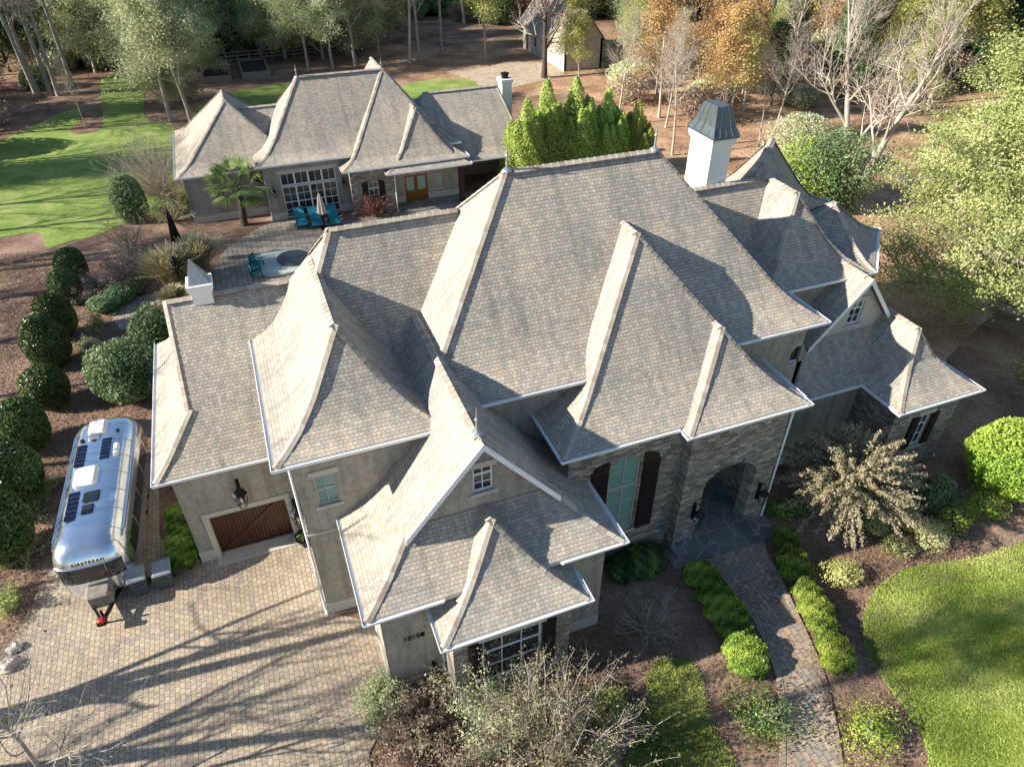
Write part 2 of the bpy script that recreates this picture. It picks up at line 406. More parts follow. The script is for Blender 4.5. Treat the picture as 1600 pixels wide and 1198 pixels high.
M['binlid'] = simple('slate_bin_lid', (.23,.27,.30), 0.3, 0, 3, 0.1, 0.5)
M['rubber'] = simple('black_rubber', (.015,.015,.015), 0.7)
M['redplastic'] = simple('red_plastic', (.45,.02,.02), 0.4)
M['plank'] = simple('grey_timber', (.24,.215,.18), 0.85, 0, 5, 0.3)
M['shutter'] = simple('dark_brown_shutter', (.028,.012,.010), 0.5, 0, 12, 0.2)
M['pinkwall'] = simple('pale_rendered_wall', (.48,.43,.38), 0.9, 0, 2, 0.25)
def mat_wood():
    m, nt, bs = new_mat('stained_wood')
    g = nd(nt, 'ShaderNodeNewGeometry'); mp = nd(nt, 'ShaderNodeMapping'); mp.inputs['Scale'].default_value = (14, 14, 1.2); nt.links.new(g.outputs['Position'], mp.inputs[0])
    f = noise(nt, mp.outputs[0], 1.0, 5, 0.6)
    nt.links.new(ramp(nt, f, [(0.3, (.035,.011,.006)), (0.7, (.095,.033,.014))]), bs.inputs['Base Color']); bs.inputs['Roughness'].default_value = 0.35
    return m
M['wood'] = mat_wood()
def mat_metal():
    m, nt, bs = new_mat('polished_aluminium')
    g = nd(nt, 'ShaderNodeNewGeometry'); f = noise(nt, g.outputs['Position'], 1.2, 3, 0.5)
    nt.links.new(ramp(nt, f, [(0.3, (.74,.82,.90)), (0.7, (.86,.91,.96))]), bs.inputs['Base Color'])  # blue of the reflected sky tinted into the metal's base colour
    bs.inputs['Metallic'].default_value = 0.95; bs.inputs['Roughness'].default_value = 0.2
    bump(nt, noise(nt, g.outputs['Position'], 3, 2, 0.5), bs, 0.01, 0.5)
    return m
M['alu'] = mat_metal()
M['solar'] = simple('solar_cells', (.012,.014,.04), 0.15, 0.3, 20, 0.3, 0.6)
M['plasticwhite'] = simple('white_plastic_housing', (.78,.78,.76), 0.4)
M['olive'] = mat_leaf('olive_leaves', [(0, (.25,.28,.14)), (.5, (.48,.52,.29)), (1, (.68,.70,.47))], .4)
M['yellowgreen'] = mat_leaf('yellow_green_leaves', [(0, (.18,.22,.06)), (.5, (.36,.40,.12)), (1, (.55,.53,.20))], .35)
M['bright'] = mat_leaf('bright_green_leaves', [(0, (.17,.20,.06)), (.5, (.40,.45,.16)), (1, (.62,.63,.31))], .35)
M['arbor'] = mat_leaf('arborvitae_sprays', [(0, (.13,.22,.035)), (.5, (.36,.50,.10)), (1, (.55,.66,.20))], .3)
M['boxwood'] = mat_leaf('boxwood_leaves', [(0, (.06,.12,.018)), (.5, (.18,.29,.035)), (1, (.36,.46,.08))], .25)
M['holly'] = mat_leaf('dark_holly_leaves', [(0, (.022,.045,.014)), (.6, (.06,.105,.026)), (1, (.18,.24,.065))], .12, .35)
M['evergreen'] = mat_leaf('dark_evergreen_leaves', [(0, (.035,.07,.025)), (.5, (.09,.16,.06)), (1, (.22,.31,.14))], .2)
M['orangeleaf'] = mat_leaf('orange_autumn_leaves', [(0, (.30,.16,.06)), (.5, (.52,.32,.14)), (1, (.64,.49,.26))], .35)
M['brownleaf'] = mat_leaf('brown_dry_leaves', [(0, (.14,.09,.065)), (.5, (.28,.195,.145)), (1, (.44,.34,.26))], .25)
M['silver'] = mat_leaf('pale_grey_green_leaves', [(0, (.17,.17,.09)), (.4, (.29,.285,.155)), (.75, (.40,.37,.23)), (1, (.40,.29,.21))], .25)
M['pinkish'] = mat_leaf('dried_pink_brown_flowers', [(0, (.19,.14,.11)), (.5, (.32,.24,.19)), (1, (.46,.38,.31))], .25)
M['redleaf'] = mat_leaf('dark_red_leaves', [(0, (.05,.015,.012)), (.5, (.13,.035,.025)), (1, (.28,.10,.06))], .25)
M['straw'] = mat_leaf('straw_grass_blades', [(0, (.20,.19,.09)), (.5, (.40,.35,.20)), (1, (.60,.52,.35))], .3)
M['olivebrown'] = mat_leaf('olive_brown_leaves', [(0, (.10,.095,.05)), (.5, (.24,.21,.12)), (.8, (.36,.31,.19)), (1, (.38,.25,.17))], .3)
M['palm'] = mat_leaf('palm_fronds', [(0, (.05,.10,.03)), (.5, (.13,.21,.06)), (1, (.30,.36,.12))], .3)
M['blade'] = mat_leaf('grass_blades', [(0, (.20,.26,.05)), (.5, (.42,.50,.11)), (1, (.66,.66,.27))], .3)
# ------------------------------------------------------------------ setting: ground sheets
def smooth_loop(pts, n=6):
    out = []; k = len(pts)
    for i in range(k):
        p0, p1, p2, p3 = [np.array(pts[(i + j - 1) % k][:2]) for j in range(4)]
        for s in range(n):
            t = s / n
            out.append(tuple(0.5 * ((2*p1) + (-p0+p2)*t + (2*p0-5*p1+4*p2-p3)*t*t + (-p0+3*p1-3*p2+p3)*t**3)))
    return out
def sheet(name, pts, z, mat, kind='structure', depth=0.25, **kw):
    b = MB()
    P3 = [Vector((p[0], p[1], 0)) for p in pts]
    for t in tessellate_polygon([P3]):
        a = [P3[i] for i in t]
        if (a[1] - a[0]).cross(a[2] - a[0]).z < 0: a = a[::-1]
        b.poly([(p.x, p.y, z) for p in a])
    n = len(pts)
    for i in range(n):
        p, q = pts[i], pts[(i + 1) % n]
        b.poly([(p[0], p[1], z - depth), (q[0], q[1], z - depth), (q[0], q[1], z), (p[0], p[1], z)])
    o = b.build(name, mat); return tag(o, kind=kind, **kw)
def inside(x, y, poly):
    r = False; n = len(poly); j = n - 1
    for i in range(n):
        xi, yi = poly[i][:2]; xj, yj = poly[j][:2]
        if (yi > y) != (yj > y) and x < (xj - xi) * (y - yi) / (yj - yi) + xi: r = not r
        j = i
    return r

b = MB(); S = 1400
b.poly([(-S, -S, 0), (S, -S, 0), (S, S, 0), (-S, S, 0)])
tag(b.build('ground', M['mulch']), kind='structure')
# far leaf-covered floor of the woods
litter = smooth_loop(GP([(560,100),(600,70),(680,76),(750,62),(830,52),(930,60),(1000,40),(1180,30),(1420,20),(1620,60),(1640,330),(1480,560),(1385,640),(1366,420),(1310,300),(1200,250),(1130,330),(1000,250),(990,195),(900,150),(800,150),(700,130),(640,120)]), 4)
sheet('leaf_litter', litter, 0.012, M['orange'])
lawn_back = smooth_loop(GP([(-260,330),(-120,270),(0,222),(40,202),(118,170),(128,192),(160,196),(158,150),(162,122),(222,117),(226,150),(228,186),(268,194),(292,240),(270,292),(238,338),(190,352),(146,370),(108,378),(72,388),(62,364),(0,372),(-120,400),(-260,430)]), 4)
sheet('back_lawn', lawn_back, 0.03, M['grassfar'])
lawn_far = smooth_loop(GP([(305,172),(345,150),(400,138),(456,128),(520,112),(600,140),(640,130),(700,124),(748,124),(752,134),(700,160),(560,220),(420,200),(330,215),(300,210)]), 4)
sheet('lawn_strip', lawn_far, 0.03, M['grassfar'])
lawn_front = smooth_loop(GP([(1018,1044),(1045,1029),(1076,1034),(1096,1058),(1102,1092),(1116,1140),(1146,1190),(1170,1300),(1090,1420),(900,1420),(950,1260),(978,1190),(1002,1140),(1008,1108),(1020,1100),(1012,1070)]), 4)
sheet('front_lawn', lawn_front, 0.03, M['grass'])
lawn_right = smooth_loop(GP([(1780,800),(1600,848),(1520,873),(1430,886),(1375,915),(1351,960),(1350,1005),(1378,1058),(1418,1112),(1446,1160),(1452,1210),(1460,1420),(2100,1420),(2300,800)]), 4)
sheet('side_lawn', lawn_right, 0.03, M['grass'])
drive = [(-11.35, 23.6), (-11.9, 21.4), (-12.35, 19.6), (-12.6, 18.6), (-13.6, 16.0), (-16, 13), (-24, 10), (-24, -6), (1.2, -6), (0.6, 7), (-0.5, 10.6), (-0.35, 12.2), (0.5, 13.2), (0.86, 13.9), (0.86, 17.0), (-0.7, 18.1), (-0.7, 22.5), (-5.3, 22.5), (-6.2, 23.2), (-6.9, 24.6), (-7.0, 29.5), (-10.9, 29.5), (-11.0, 24.6)]
sheet('driveway', drive, 0.04, M['paver'])
path_l = [(1068,872),(1100,886),(1132,905),(1158,937),(1182,972),(1204,1022),(1217,1060),(1223,1110),(1222,1198),(1218,1420)]
path_r = [(1330,1420),(1312,1198),(1298,1110),(1282,1050),(1264,1005),(1243,960),(1215,900),(1196,868),(1190,846)]
def openspline(pts, n=4):
    q = [pts[0]] + list(pts) + [pts[-1]]; out = []
    for i in range(1, len(q) - 2):
        p0, p1, p2, p3 = [np.array(q[i + j - 1]) for j in range(4)]
        for s in range(n):
            t = s / n; out.append(tuple(0.5 * ((2*p1) + (-p0+p2)*t + (2*p0-5*p1+4*p2-p3)*t*t + (-p0+3*p1-3*p2+p3)*t**3)))
    out.append(pts[-1]); return out
Lw, Rw = openspline(GP(path_l)), openspline(GP(path_r))
sheet('garden_path', Lw + Rw, 0.04, M['pathpaver'])
def ribbon(name, line, w, z, mat):
    b = MB(); line = [Vector((p[0], p[1], 0)) for p in line]
    off = []
    for i, p in enumerate(line):
        d = (line[min(i+1, len(line)-1)] - line[max(i-1, 0)]).normalized(); n = Vector((-d.y, d.x, 0)); off.append((p - n*w/2, p + n*w/2))
    for (a, c), (d, e) in zip(off, off[1:]):
        b.poly([(a.x,a.y,z),(d.x,d.y,z),(e.x,e.y,z),(c.x,c.y,z)])
        b.poly([(a.x,a.y,z-.2),(d.x,d.y,z-.2),(d.x,d.y,z),(a.x,a.y,z)]); b.poly([(e.x,e.y,z-.2),(c.x,c.y,z-.2),(c.x,c.y,z),(e.x,e.y,z)])
    return tag(b.build(name, mat), kind='structure')
ribbon('path_border', Lw, 0.2, 0.06, M['curb']); ribbon('path_border', Rw, 0.2, 0.06, M['curb'])
patio = smooth_loop(GP([(176,490),(196,470),(240,460),(300,452),(330,440),(338,415),(352,392),(386,368),(440,345),(560,345),(660,322),(740,300),(780,330),(740,420),(560,520),(420,560),(300,560),(240,520),(190,515)]), 4)
sheet('patio', patio, 0.045, M['patio'])
sheet('sand_clearing', smooth_loop(GP([(700,112),(760,106),(800,96),(850,100),(882,113),(866,122),(800,138),(760,150),(742,128)]), 4), 0.035, M['gravel'])
ribbon('garden_walk', openspline(GP([(1340,232),(1380,252),(1425,285),(1470,300),(1560,310)])), 1.7, 0.05, M['asphalt'])
ribbon('woodland_walk', openspline(GP([(560,196),(300,214)])), 0.6, 0.05, M['gravel'])
sheet('side_walk', smooth_loop(GP([(1200,250),(1240,262),(1300,240),(1290,225),(1220,232)]), 4), 0.03, M['gravel'])

# ------------------------------------------------------------------ houses
PROF = [(0, 0), (.9, .50), (1.6, 1.13)]
def f_prof(d, up=1.25):
    if d < .9: return .45 * d
    if d < 1.6: return .405 + .9 * (d - .9)
    return 1.035 + up * (d - 1.6)
rng_cap = random.Random(5)
def add_caps(b, line, w=0.145, lift=0.025):
    """overlapping cap shingles along a hip or ridge"""
    for p, q in zip(line, line[1:]):
        p, q = Vector(p), Vector(q); L = (q - p).length
        if L < 0.05: continue
        n = max(1, round(L / 0.30)); d = (q - p) / L
        side = d.cross(Vector((0, 0, 1))).normalized(); up = side.cross(d).normalized()
        if up.z < 0: up = -up
        drop = 0.42 if abs(d.z) < .05 else 0.30
        for i in range(n):
            a = p + d * (L * i / n); c = p + d * (L * (i + 1.12) / n); t = rng_cap.random()
            l0 = up * lift; l1 = up * (lift + .02)
            A0 = a + side*w - up*w*drop + l0; A1 = a + l1; A2 = a - side*w - up*w*drop + l0
            C0 = c + side*w - up*w*drop + l0*.6; C1 = c + l1*.6; C2 = c - side*w - up*w*drop + l0*.6
            uvq = [(t, .5)] * 4
            b.poly([A0, C0, C1, A1], uvq); b.poly([A1, C1, C2, A2], uvq)
            b.poly([A0, A1, A2, A2 - up*.04, A0 - up*.04], [(t, .5)] * 5)
def roof(root, rect, ez, rings, sides='LRFB', gutter='LRFB', rot=None, caps=True, capsides=None, name='roof', label=None, gap=None, capstart=0):
    """rings: list of (inset_left, inset_right, inset_front, inset_back, height); rot=(cx,cy,angle)"""
    x0, x1, y0, y1 = rect
    if rot:
        cx, cy, an = rot; ca, sa = math.cos(an), math.sin(an)
        T = lambda x, y, z: Vector((cx + x*ca - y*sa, cy + x*sa + y*ca, z))
    else: T = lambda x, y, z: Vector((x, y, z))
    b = MB(); R4 = []
    for (il, ir, fi, bi, h) in rings:
        R4.append([T(x0+il, y0+fi, ez+h), T(x1-ir, y0+fi, ez+h), T(x1-ir, y1-bi, ez+h), T(x0+il, y1-bi, ez+h)])
    idx = {'F': (0, 1), 'R': (1, 2), 'B': (2, 3), 'L': (3, 0)}
    for s in sides:
        i, j = idx[s]; v = 0.0
        e = (R4[0][j] - R4[0][i]).normalized(); o = R4[0][i]
        for k in range(len(R4) - 1):
            a, c, d, f = R4[k][i], R4[k][j], R4[k+1][j], R4[k+1][i]
            ua, uc, ud, uf = [(p - o).dot(e) for p in (a, c, d, f)]
            perp = (f - a) - e * (f - a).dot(e); dv = perp.length
            pts, uvs = [], []
            for p, u_, v_ in ((a, ua, v), (c, uc, v), (d, ud, v+dv), (f, uf, v+dv)):
                if pts and (p - pts[-1]).length < 1e-4: continue
                pts.append(p); uvs.append((u_ + x0*1.7, v_))
            if (pts[0] - pts[-1]).length < 1e-4: pts.pop(); uvs.pop()
            if perp.length > 1e-3 and abs(perp.x) + abs(perp.y) < 2e-3: v += dv; continue
            if len(pts) > 2: b.poly(pts, uvs)
            v += dv
    r = b.build(name, M['shingle'], root)
    if label: r['label'] = label
    # soffit and fascia
    s_ = MB(); q = R4[0]; dz = Vector((0, 0, -.16))
    s_.poly([p + dz for p in q][::-1])
    for sd in sides:
        i, j = idx[sd]; s_.poly([q[i] + dz, q[j] + dz, q[j] - Vector((0,0,.002)), q[i] - Vector((0,0,.002))])
    s_.build('soffit', M['soffit'], r)
    if caps:
        c = MB()
        for i in range(4):
            ss = {0: 'LF', 1: 'FR', 2: 'RB', 3: 'BL'}[i]
            if all(t in sides for t in ss) and (capsides is None or i in capsides):
                add_caps(c, [ring[i] for ring in R4][capstart:])
        top = R4[-1]
        ctr = [(top[0]+top[1])/2, (top[2]+top[3])/2] if (top[0]-top[1]).length < (top[0]-top[3]).length else [(top[0]+top[3])/2, (top[1]+top[2])/2]
        if (ctr[0]-ctr[1]).length > .2: add_caps(c, ctr, .19, .045)
        if c.f: c.build('ridge_cap', M['cap'], r)
    if gutter:
        g = MB(); w, hh, l = .14, .13, .022
        def rect4(o, z): return [T(x0-o, y0-o, ez+z), T(x1+o, y0-o, ez+z), T(x1+o, y1+o, ez+z), T(x0-o, y1+o, ez+z)]
        prof = [rect4(.004, -hh), rect4(w*.75, -hh), rect4(w, -.03), rect4(w, .012), rect4(w-l, .012), rect4(w-l, -.05), rect4(.004, -.05)]
        for sd in (gutter.replace('F', '').replace('R', '') + 'F' + ('R' if 'R' in gutter else '') if gap else gutter):
            i, j = idx[sd]
            if gap and sd == 'R' and gap[1] >= x1:
                g.build('gutter', M['white'], r); g = MB()
            L_ = (x1 - x0) if sd in 'FB' else (y1 - y0)
            spans = [(0, 1)] if not (gap and sd == 'F') else [(a_, c_) for a_, c_ in ((0, (gap[0] - x0) / L_), ((gap[1] - x0) / L_, 1)) if c_ > a_]
            for si, (s0, s1) in enumerate(spans):
                if si:
                    g.build('gutter', M['white'], r); g = MB()
                lp = lambda p, t: p[i].lerp(p[j], t)
                for a, c in zip(prof, prof[1:]): g.poly([lp(a, s0), lp(a, s1), lp(c, s1), lp(c, s0)])
                for e_ in (s0, s1): g.poly([lp(p, e_) for p in prof])
        g.build('gutter', M['white'], r)
    return r, R4
def hiprings(rl, rr, rf, rb, rise, flare=True):
    """proportional rings so that hips run straight from corner to ridge end"""
    m = max(rl, rr, rf, rb); mn = min(x for x in (rl, rr, rf, rb) if x > 0)
    if not flare: P = [(0, 0), (.3, .3*rise*.92), (1, rise)]
    else:
        k1, k2 = .9/mn, 1.6/mn
        P = [(0, 0), (k1*.5, .225), (k1, .50), ((k1+k2)/2, .79), (k2, 1.13)]
        if k2 > .85: P = [(0, 0), (.3, .22*rise), (.6, .50*rise)]
        P.append((1, rise))
    return [(rl*p, rr*p, rf*p, rb*p, h) for p, h in P]
def wallpanel(b, p0, p1, z0, z1, th, holes=(), top=None):
    """vertical panel from p0 to p1 (xy, outer face left to right seen from outside); holes: outlines [(s,z)...]; th inwards"""
    p0, p1 = Vector((*p0, 0)), Vector((*p1, 0)); d = (p1 - p0); L = d.length; d /= L; n = Vector((-d.y, d.x, 0))
    outer = top if top else [(0, z0), (L, z0), (L, z1), (0, z1)]
    polys = [[Vector((s, z, 0)) for s, z in outer]] + [[Vector((s, z, 0)) for s, z in h] for h in holes]
    flat = [v for q in polys for v in q]
    W = lambda v, t: p0 + d * v.x + n * t + Vector((0, 0, v.y))
    for tri in tessellate_polygon(polys):
        a, c, e = [flat[i] for i in tri]
        if (c - a).cross(e - a).z < 0: a, c, e = a, e, c
        b.poly([W(a, 0), W(c, 0), W(e, 0)]); b.poly([W(a, th), W(e, th), W(c, th)])
    for k, q in enumerate(polys):
        for i in range(len(q)):
            u_, v_ = q[i], q[(i + 1) % len(q)]
            b.poly([W(u_, 0), W(u_, th), W(v_, th), W(v_, 0)])
def arch(s0, s1, z0, zs, rise, n=10):
    """outline with a segmental head"""
    c = (s0 + s1) / 2; hw = (s1 - s0) / 2; pts = [(s0, z0), (s1, z0), (s1, zs)]
    for i in range(1, n):
        t = math.pi * i / n; pts.append((c + hw * math.cos(t), zs + rise * math.sin(t) ** .9))
    pts.append((s0, zs)); return pts
def rect_h(s0, s1, z0, z1): return [(s0, z0), (s1, z0), (s1, z1), (s0, z1)]
def walls(root, x0, x1, y0, y1, z1, mat, holes=(), th=.3, name='wall', trims=True, base=True, z0=-.3, label=None):
    b = MB()
    wallpanel(b, (x0, y0), (x1, y0), z0, z1, th, holes)
    for (a, c) in (((x1, y0 + th), (x1, y1 - th)), ((x1, y1), (x0, y1)), ((x0, y1 - th), (x0, y0 + th))):
        a2, c2 = a, c
        wallpanel(b, a2, c2, z0, z1, th)
    w = b.build(name, M[mat], root)
    if label: w['label'] = label
    if base:
        t = MB(); e = .035
        # plinth band, butted around the corners
        opens = sorted([(min(s for s, z in h), max(s for s, z in h)) for h in holes if min(z for s, z in h) < .6])
        s = 0
        for a, c in opens + [(x1 - x0, None)]:
            if a - s > .05: t.box((x0 + s - (e if s == 0 else 0), y0 - e, 0), (x0 + a + (e if c is None else 0), y0 - .001, .62))
            s = c
        t.box((x0 - e, y0, 0), (x0 - .001, y1, .62)); t.box((x1 + .001, y0, 0), (x1 + e, y1, .62))
        t.build('plinth', M['trim' if mat == 'stucco' else 'stone'], w)
    return w
def window(root, x0, x1, z0, z1, y, cols=2, rows=2, glass='glass', head=0.0, lintel=True, sill=True, nrm='F', bars=None, depth=.12):
    """framed window set in an opening of a front wall whose outer face is y"""
    root_w = MB(); fr = root_w; t = .06; yi = y + depth
    hw = (x1 - x0) / 2; cx = (x0 + x1) / 2
    def topz(x):
        if not head: return z1
        k = max(0, 1 - ((x - cx) / hw) ** 2); return z1 - head + head * k ** .5
    N = 12 if head else 1
    fr.box((x0, yi - .04, z0), (x0 + t, yi + .02, topz(x0 + t))); fr.box((x1 - t, yi - .04, z0), (x1, yi + .02, topz(x1 - t)))
    fr.box((x0 + t, yi - .04, z0), (x1 - t, yi + .02, z0 + t))
    for i in range(N):
        a = x0 + t + (x1 - x0 - 2*t) * i / N; c = x0 + t + (x1 - x0 - 2*t) * (i + 1) / N
        za, zc = topz(a), topz(c)
        fr.poly([(a, yi-.04, za-t), (c, yi-.04, zc-t), (c, yi-.04, zc), (a, yi-.04, za)])
        fr.poly([(a, yi-.04, za-t), (a, yi+.02, za-t), (c, yi+.02, zc-t), (c, yi-.04, zc-t)])
    for i in range(1, cols):
        x = x0 + (x1 - x0) * i / cols; fr.box((x - .014, yi - .03, z0 + t), (x + .014, yi + .015, topz(x) - t))
    for i in range(1, rows):
        z = z0 + (z1 - z0) * i / rows; k = .03 if (rows == 2 or i * 2 == rows or (rows % 2 and i == rows // 2 + 1)) else .012
        if z < topz(x0 + t) - t + .3: fr.box((x0 + t, yi - .032, z - k), (x1 - t, yi + .012, z + k))
    w = fr.build('window', M['trim'] if glass == 'blind' else M['white'], root)
    g = MB(); pts = [(x0 + .01, z0 + .01), (x1 - .01, z0 + .01)]
    if head: pts += [(cx + (hw - .01) * math.cos(math.pi * i / 14), topz(cx + (hw - .011) * math.cos(math.pi * i / 14)) - .01) for i in range(15)]
    else: pts += [(x1 - .01, z1 - .01), (x0 + .01, z1 - .01)]
    g.poly([(a, yi + .005, c) for a, c in pts]); g.build('pane', M[glass], w)
    if sill: s = MB(); s.box((x0 - .12, y - .07, z0 - .11), (x1 + .12, y + depth - .045, z0 - .002)); s.build('sill', M['trim'], w)
    if lintel: s = MB(); s.box((x0 - .14, y - .05, z1 + .002), (x1 + .14, y - .002, z1 + .24)); s.build('lintel', M['trim'], w)
    return w
def shutter(root, x0, x1, z0, z1, y, head=0.0, side=1):
    b = MB(); N = 8; pts = [(x0, z0), (x1, z0)]
    for i in range(N + 1):
        x = x1 - (x1 - x0) * i / N; k = (x - x0) / (x1 - x0)
        if side > 0: k = 1 - k
        pts.append((x, z1 - head * (1 - math.sqrt(max(0, 1 - (1 - k) ** 2)))))
    wallpanel(b, (0, y - .07), (1, y - .07), 0, 0, .06, (), top=pts)
    n = int((z1 - z0 - head) / .11)
    for i in range(n):
        z = z0 + .06 + i * .11
        b.obox(((x0 + x1) / 2, y - .085, z + .03), ((x1 - x0) / 2 - .05, 0, 0), (0, .012, .01), (0, -.01, .035))
    return b.build('shutter', M['shutter'], root)
def lantern(root, c, s=1.0, glass='canvas'):
    b = MB(); x, y, z = c
    b.box((x - .05*s, y + .28*s, z - .2*s), (x + .05*s, y + .36*s, z + .75*s))
    b.tube([(x, y + .3*s, z + .7*s), (x, y + .1*s, z + .95*s), (x, y, z + .78*s), (x, y, z + .62*s)], .018*s, 6)
    b.lathe((x, y, z), [(.0, .66*s), (.06*s, .6*s), (.22*s, .42*s), (.24*s, .40*s)], 6)
    for k in range(6):
        t = k * math.pi / 3
        b.tube([(x + .22*s*math.cos(t), y + .22*s*math.sin(t), z + .4*s), (x + .13*s*math.cos(t), y + .13*s*math.sin(t), z - .15*s)], .014*s, 4)
    for zz, rr in ((.4, .22), (.12, .185), (-.15, .13)):
        ring = [(x + rr*s*math.cos(k*math.pi/3), y + rr*s*math.sin(k*math.pi/3), z + zz*s) for k in range(7)]
        b.tube(ring, .013*s, 4)
    o = b.build('wall_lantern', M['iron'], root)
    g = MB(); g.lathe((x, y, z), [(.03*s, -.1*s), (.04*s, .1*s), (.03*s, .25*s), (0, .27*s)], 8); g.build('candle_tube', M[glass], o)
    return o
def finial(root, p, h=.9):
    b = MB(); b.lathe(p, [(.20, -.02), (.16, .06), (.05, .12), (.035, h*.5), (.07, h*.55), (.03, h*.62), (.012, h)], 10)
    return b.build('finial', M['lead'], root)
def downspout(root, x, y, z1, z0=.1):
    b = MB(); b.tube([(x, y - .35, z1), (x, y - .30, z1 - .12), (x, y - .06, z1 - .5), (x, y - .06, z0 + .1), (x, y - .2, z0)], .045, 6)
    return b.build('downspout', M['white'], root)
def gable(root, xc, y, zb, za, slope, mat, win=None, th=.25):
    hw = (za - zb) / slope
    b = MB(); outline = [(0, zb - .5), (2*hw, zb - .5), (2*hw, zb), (hw, za), (0, zb)]
    holes = [rect_h(win[0] - (xc - hw), win[1] - (xc - hw), win[2], win[3])] if win else []
    wallpanel(b, (xc - hw, y), (xc + hw, y), 0, 0, th, holes, top=outline)
    return b.build('gable_wall', M[mat], root)
def rakes(root, xc, y0, y1, z_apex, z_end, slope, parent_uv=0):
    """overhanging verge slabs of a gable, with a white bargeboard"""
    b = MB(); t = MB()
    for s in (-1, 1):
        xe = xc + s * (z_apex - z_end) / slope
        A = Vector((xc, y0, z_apex)); E_ = Vector((xe, y0, z_end)); L = (E_ - A).length
        A2, E2 = Vector((xc, y1, z_apex)), Vector((xe, y1, z_end)); dn = Vector((0, 0, -.13)); up = Vector((0, 0, .012))
        q = [A + up, E_ + up, E2 + up, A2 + up]; uv = [(y0, L), (y0, 0), (y1, 0), (y1, L)]
        if s > 0: pass
        else: q = q[::-1]; uv = uv[::-1]
        b.poly(q, uv); b.poly([p + dn for p in q][::-1]); b.poly([E_ + up, E2 + up, E2 + dn, E_ + dn] if s > 0 else [E2 + up, E_ + up, E_ + dn, E2 + dn])
        n = Vector((0, -.03, 0)); d = (E_ - A)
        f = [A + n + up*2, E_ + n + up*2, E_ + n + Vector((0,0,-.24)), A + n + Vector((0,0,-.24))]
        t.poly(f if s < 0 else f[::-1]); t.poly([f[0], f[1], f[1] - n*1.1, f[0] - n*1.1]); t.poly([f[3], f[2], f[2] - n*1.1, f[3] - n*1.1][::-1])
        t.poly([f[1], f[2], f[2] - n*1.1, f[1] - n*1.1])
    r = b.build('verge', M['shingle'], root); t.build('bargeboard', M['white'], r); return r

# ---------------- main house
H = empty('main_house', (8, 22, 0), 'large stucco and stone house with steep tiled hip roofs filling the middle of the scene', 'house')
def prof_rings(hw, up, fr=None, fcap=None, back=0.0):
    """side slopes on left and right; front inset follows until fcap"""
    out = []
    for d in (0, .45, .9, 1.25, 1.6) + ((fcap,) if fcap and 1.6 < fcap < hw else ()) + (hw,):
        h = {0: 0, .45: .225, .9: .50, 1.25: .79, 1.6: 1.13}.get(d)
        if h is None: h = 1.13 + up * (d - 1.6)
        out.append((d, d, min(d, fcap) if fcap else 0, back, h))
    return out
# garage wing
GZ = 5.2
rr = [(0,0,0,0,0), (.5,0,.5,.5,.42), (1.68,0,1.68,1.68,1.72), (1.681,0,1.90,1.9,1.95), (1.682,0,4.9,4.9,4.68)]
roof(H, (-5.6, 3.0, 22.0, 31.8), GZ, rr, sides='LFB', gutter='LF', capsides=(0,))
b = MB(); wallpanel(b, (-3.86, 30.1), (-3.86, 23.7), 0, 0, .2, (), top=[(0, GZ+1.3), (6.4, GZ+1.3), (6.4, GZ+1.7), (3.2, GZ+4.55), (0, GZ+1.7)]); b.build('gable_wall', M['stucco'], H)
gx0 = -5.18
doorh = rect_h(-4.4 - gx0, -1.42 - gx0, .0, 2.42)
walls(H, gx0, 1.0, 22.45, 31.3, GZ - .17, 'stucco', [doorh])
b = MB()
for i in range(22):
    x = -4.4 + i * (2.98 / 22); b.box((x + .006, 22.68, 0.02), (x + 2.98/22 - .006, 22.74, 2.42))
b.obox((-2.91, 22.665, 1.2), (1.45, 0, 1.15), (0, .02, 0), (-.06, 0, .07))
b.box((-4.4, 22.65, 2.25), (-1.42, 22.679, 2.42)); b.box((-4.4, 22.65, .02), (-1.42, 22.679, .2))
gd = b.build('garage_door', M['wood'], H)
b = MB(); b.box((-4.62, 22.40, 2.42), (-1.22, 22.448, 2.66)); b.box((-4.62, 22.405, 0.05), (-4.4, 22.448, 2.418)); b.box((-1.42, 22.405, 0.05), (-1.22, 22.448, 2.418)); b.build('door_surround', M['trim'], gd)
b = MB(); b.box((-4.6, 21.95, .041), (-1.2, 22.66, .075)); b.build('threshold', M['trim'], gd)
lantern(H, (-2.95, 22.05, 3.15), 1.25); lantern(H, (-1.08, 21.99, 1.35), 1.25)
# wing behind the window bay, higher
rr2 = [(0,0,0,0,0), (.45,.45,.5,.5,.17), (.9,.9,1.0,1.0,.405), (1.25,1.25,1.4,1.4,.70), (1.6,1.6,1.8,1.8,1.05), (2.79,2.58,3.14,3.14,3.0), (3.55,3.2,4.0,4.0,4.25)]
roof(H, (-1.146, 10.5, 21.0, 29.0), 8.40, rr2, gutter='', capsides=(0, 3), capstart=5)
rf2 = [(0,0,0,0,0), (.45,.45,.45,0,.19), (.9,.9,.9,0,.46), (1.25,1.25,1.25,0,.80), (1.6,1.6,1.6,0,1.2), (2.79,2.79,2.79,0,3.0)]
roof(H, (-1.15, 4.43, 17.6, 25.4), 8.42, rf2, sides='LRF', gutter='LRF')
walls(H, -.7, 4.0, 18.05, 28.5, 8.25, 'stucco', [rect_h(-.12 + .7, .60 + .7, 5.85, 7.25)], label='tall pale stucco wall with one small sash window')
window(H, -.12, .60, 5.85, 7.25, 18.05, 2, 2, 'blind')
b = MB(); b.box((-.74, 18.01, 4.55), (4.0, 18.048, 4.62)); b.box((-.74, 18.05, 4.55), (-.702, 28.5, 4.62)); b.build('string_course', M['trim'], H)
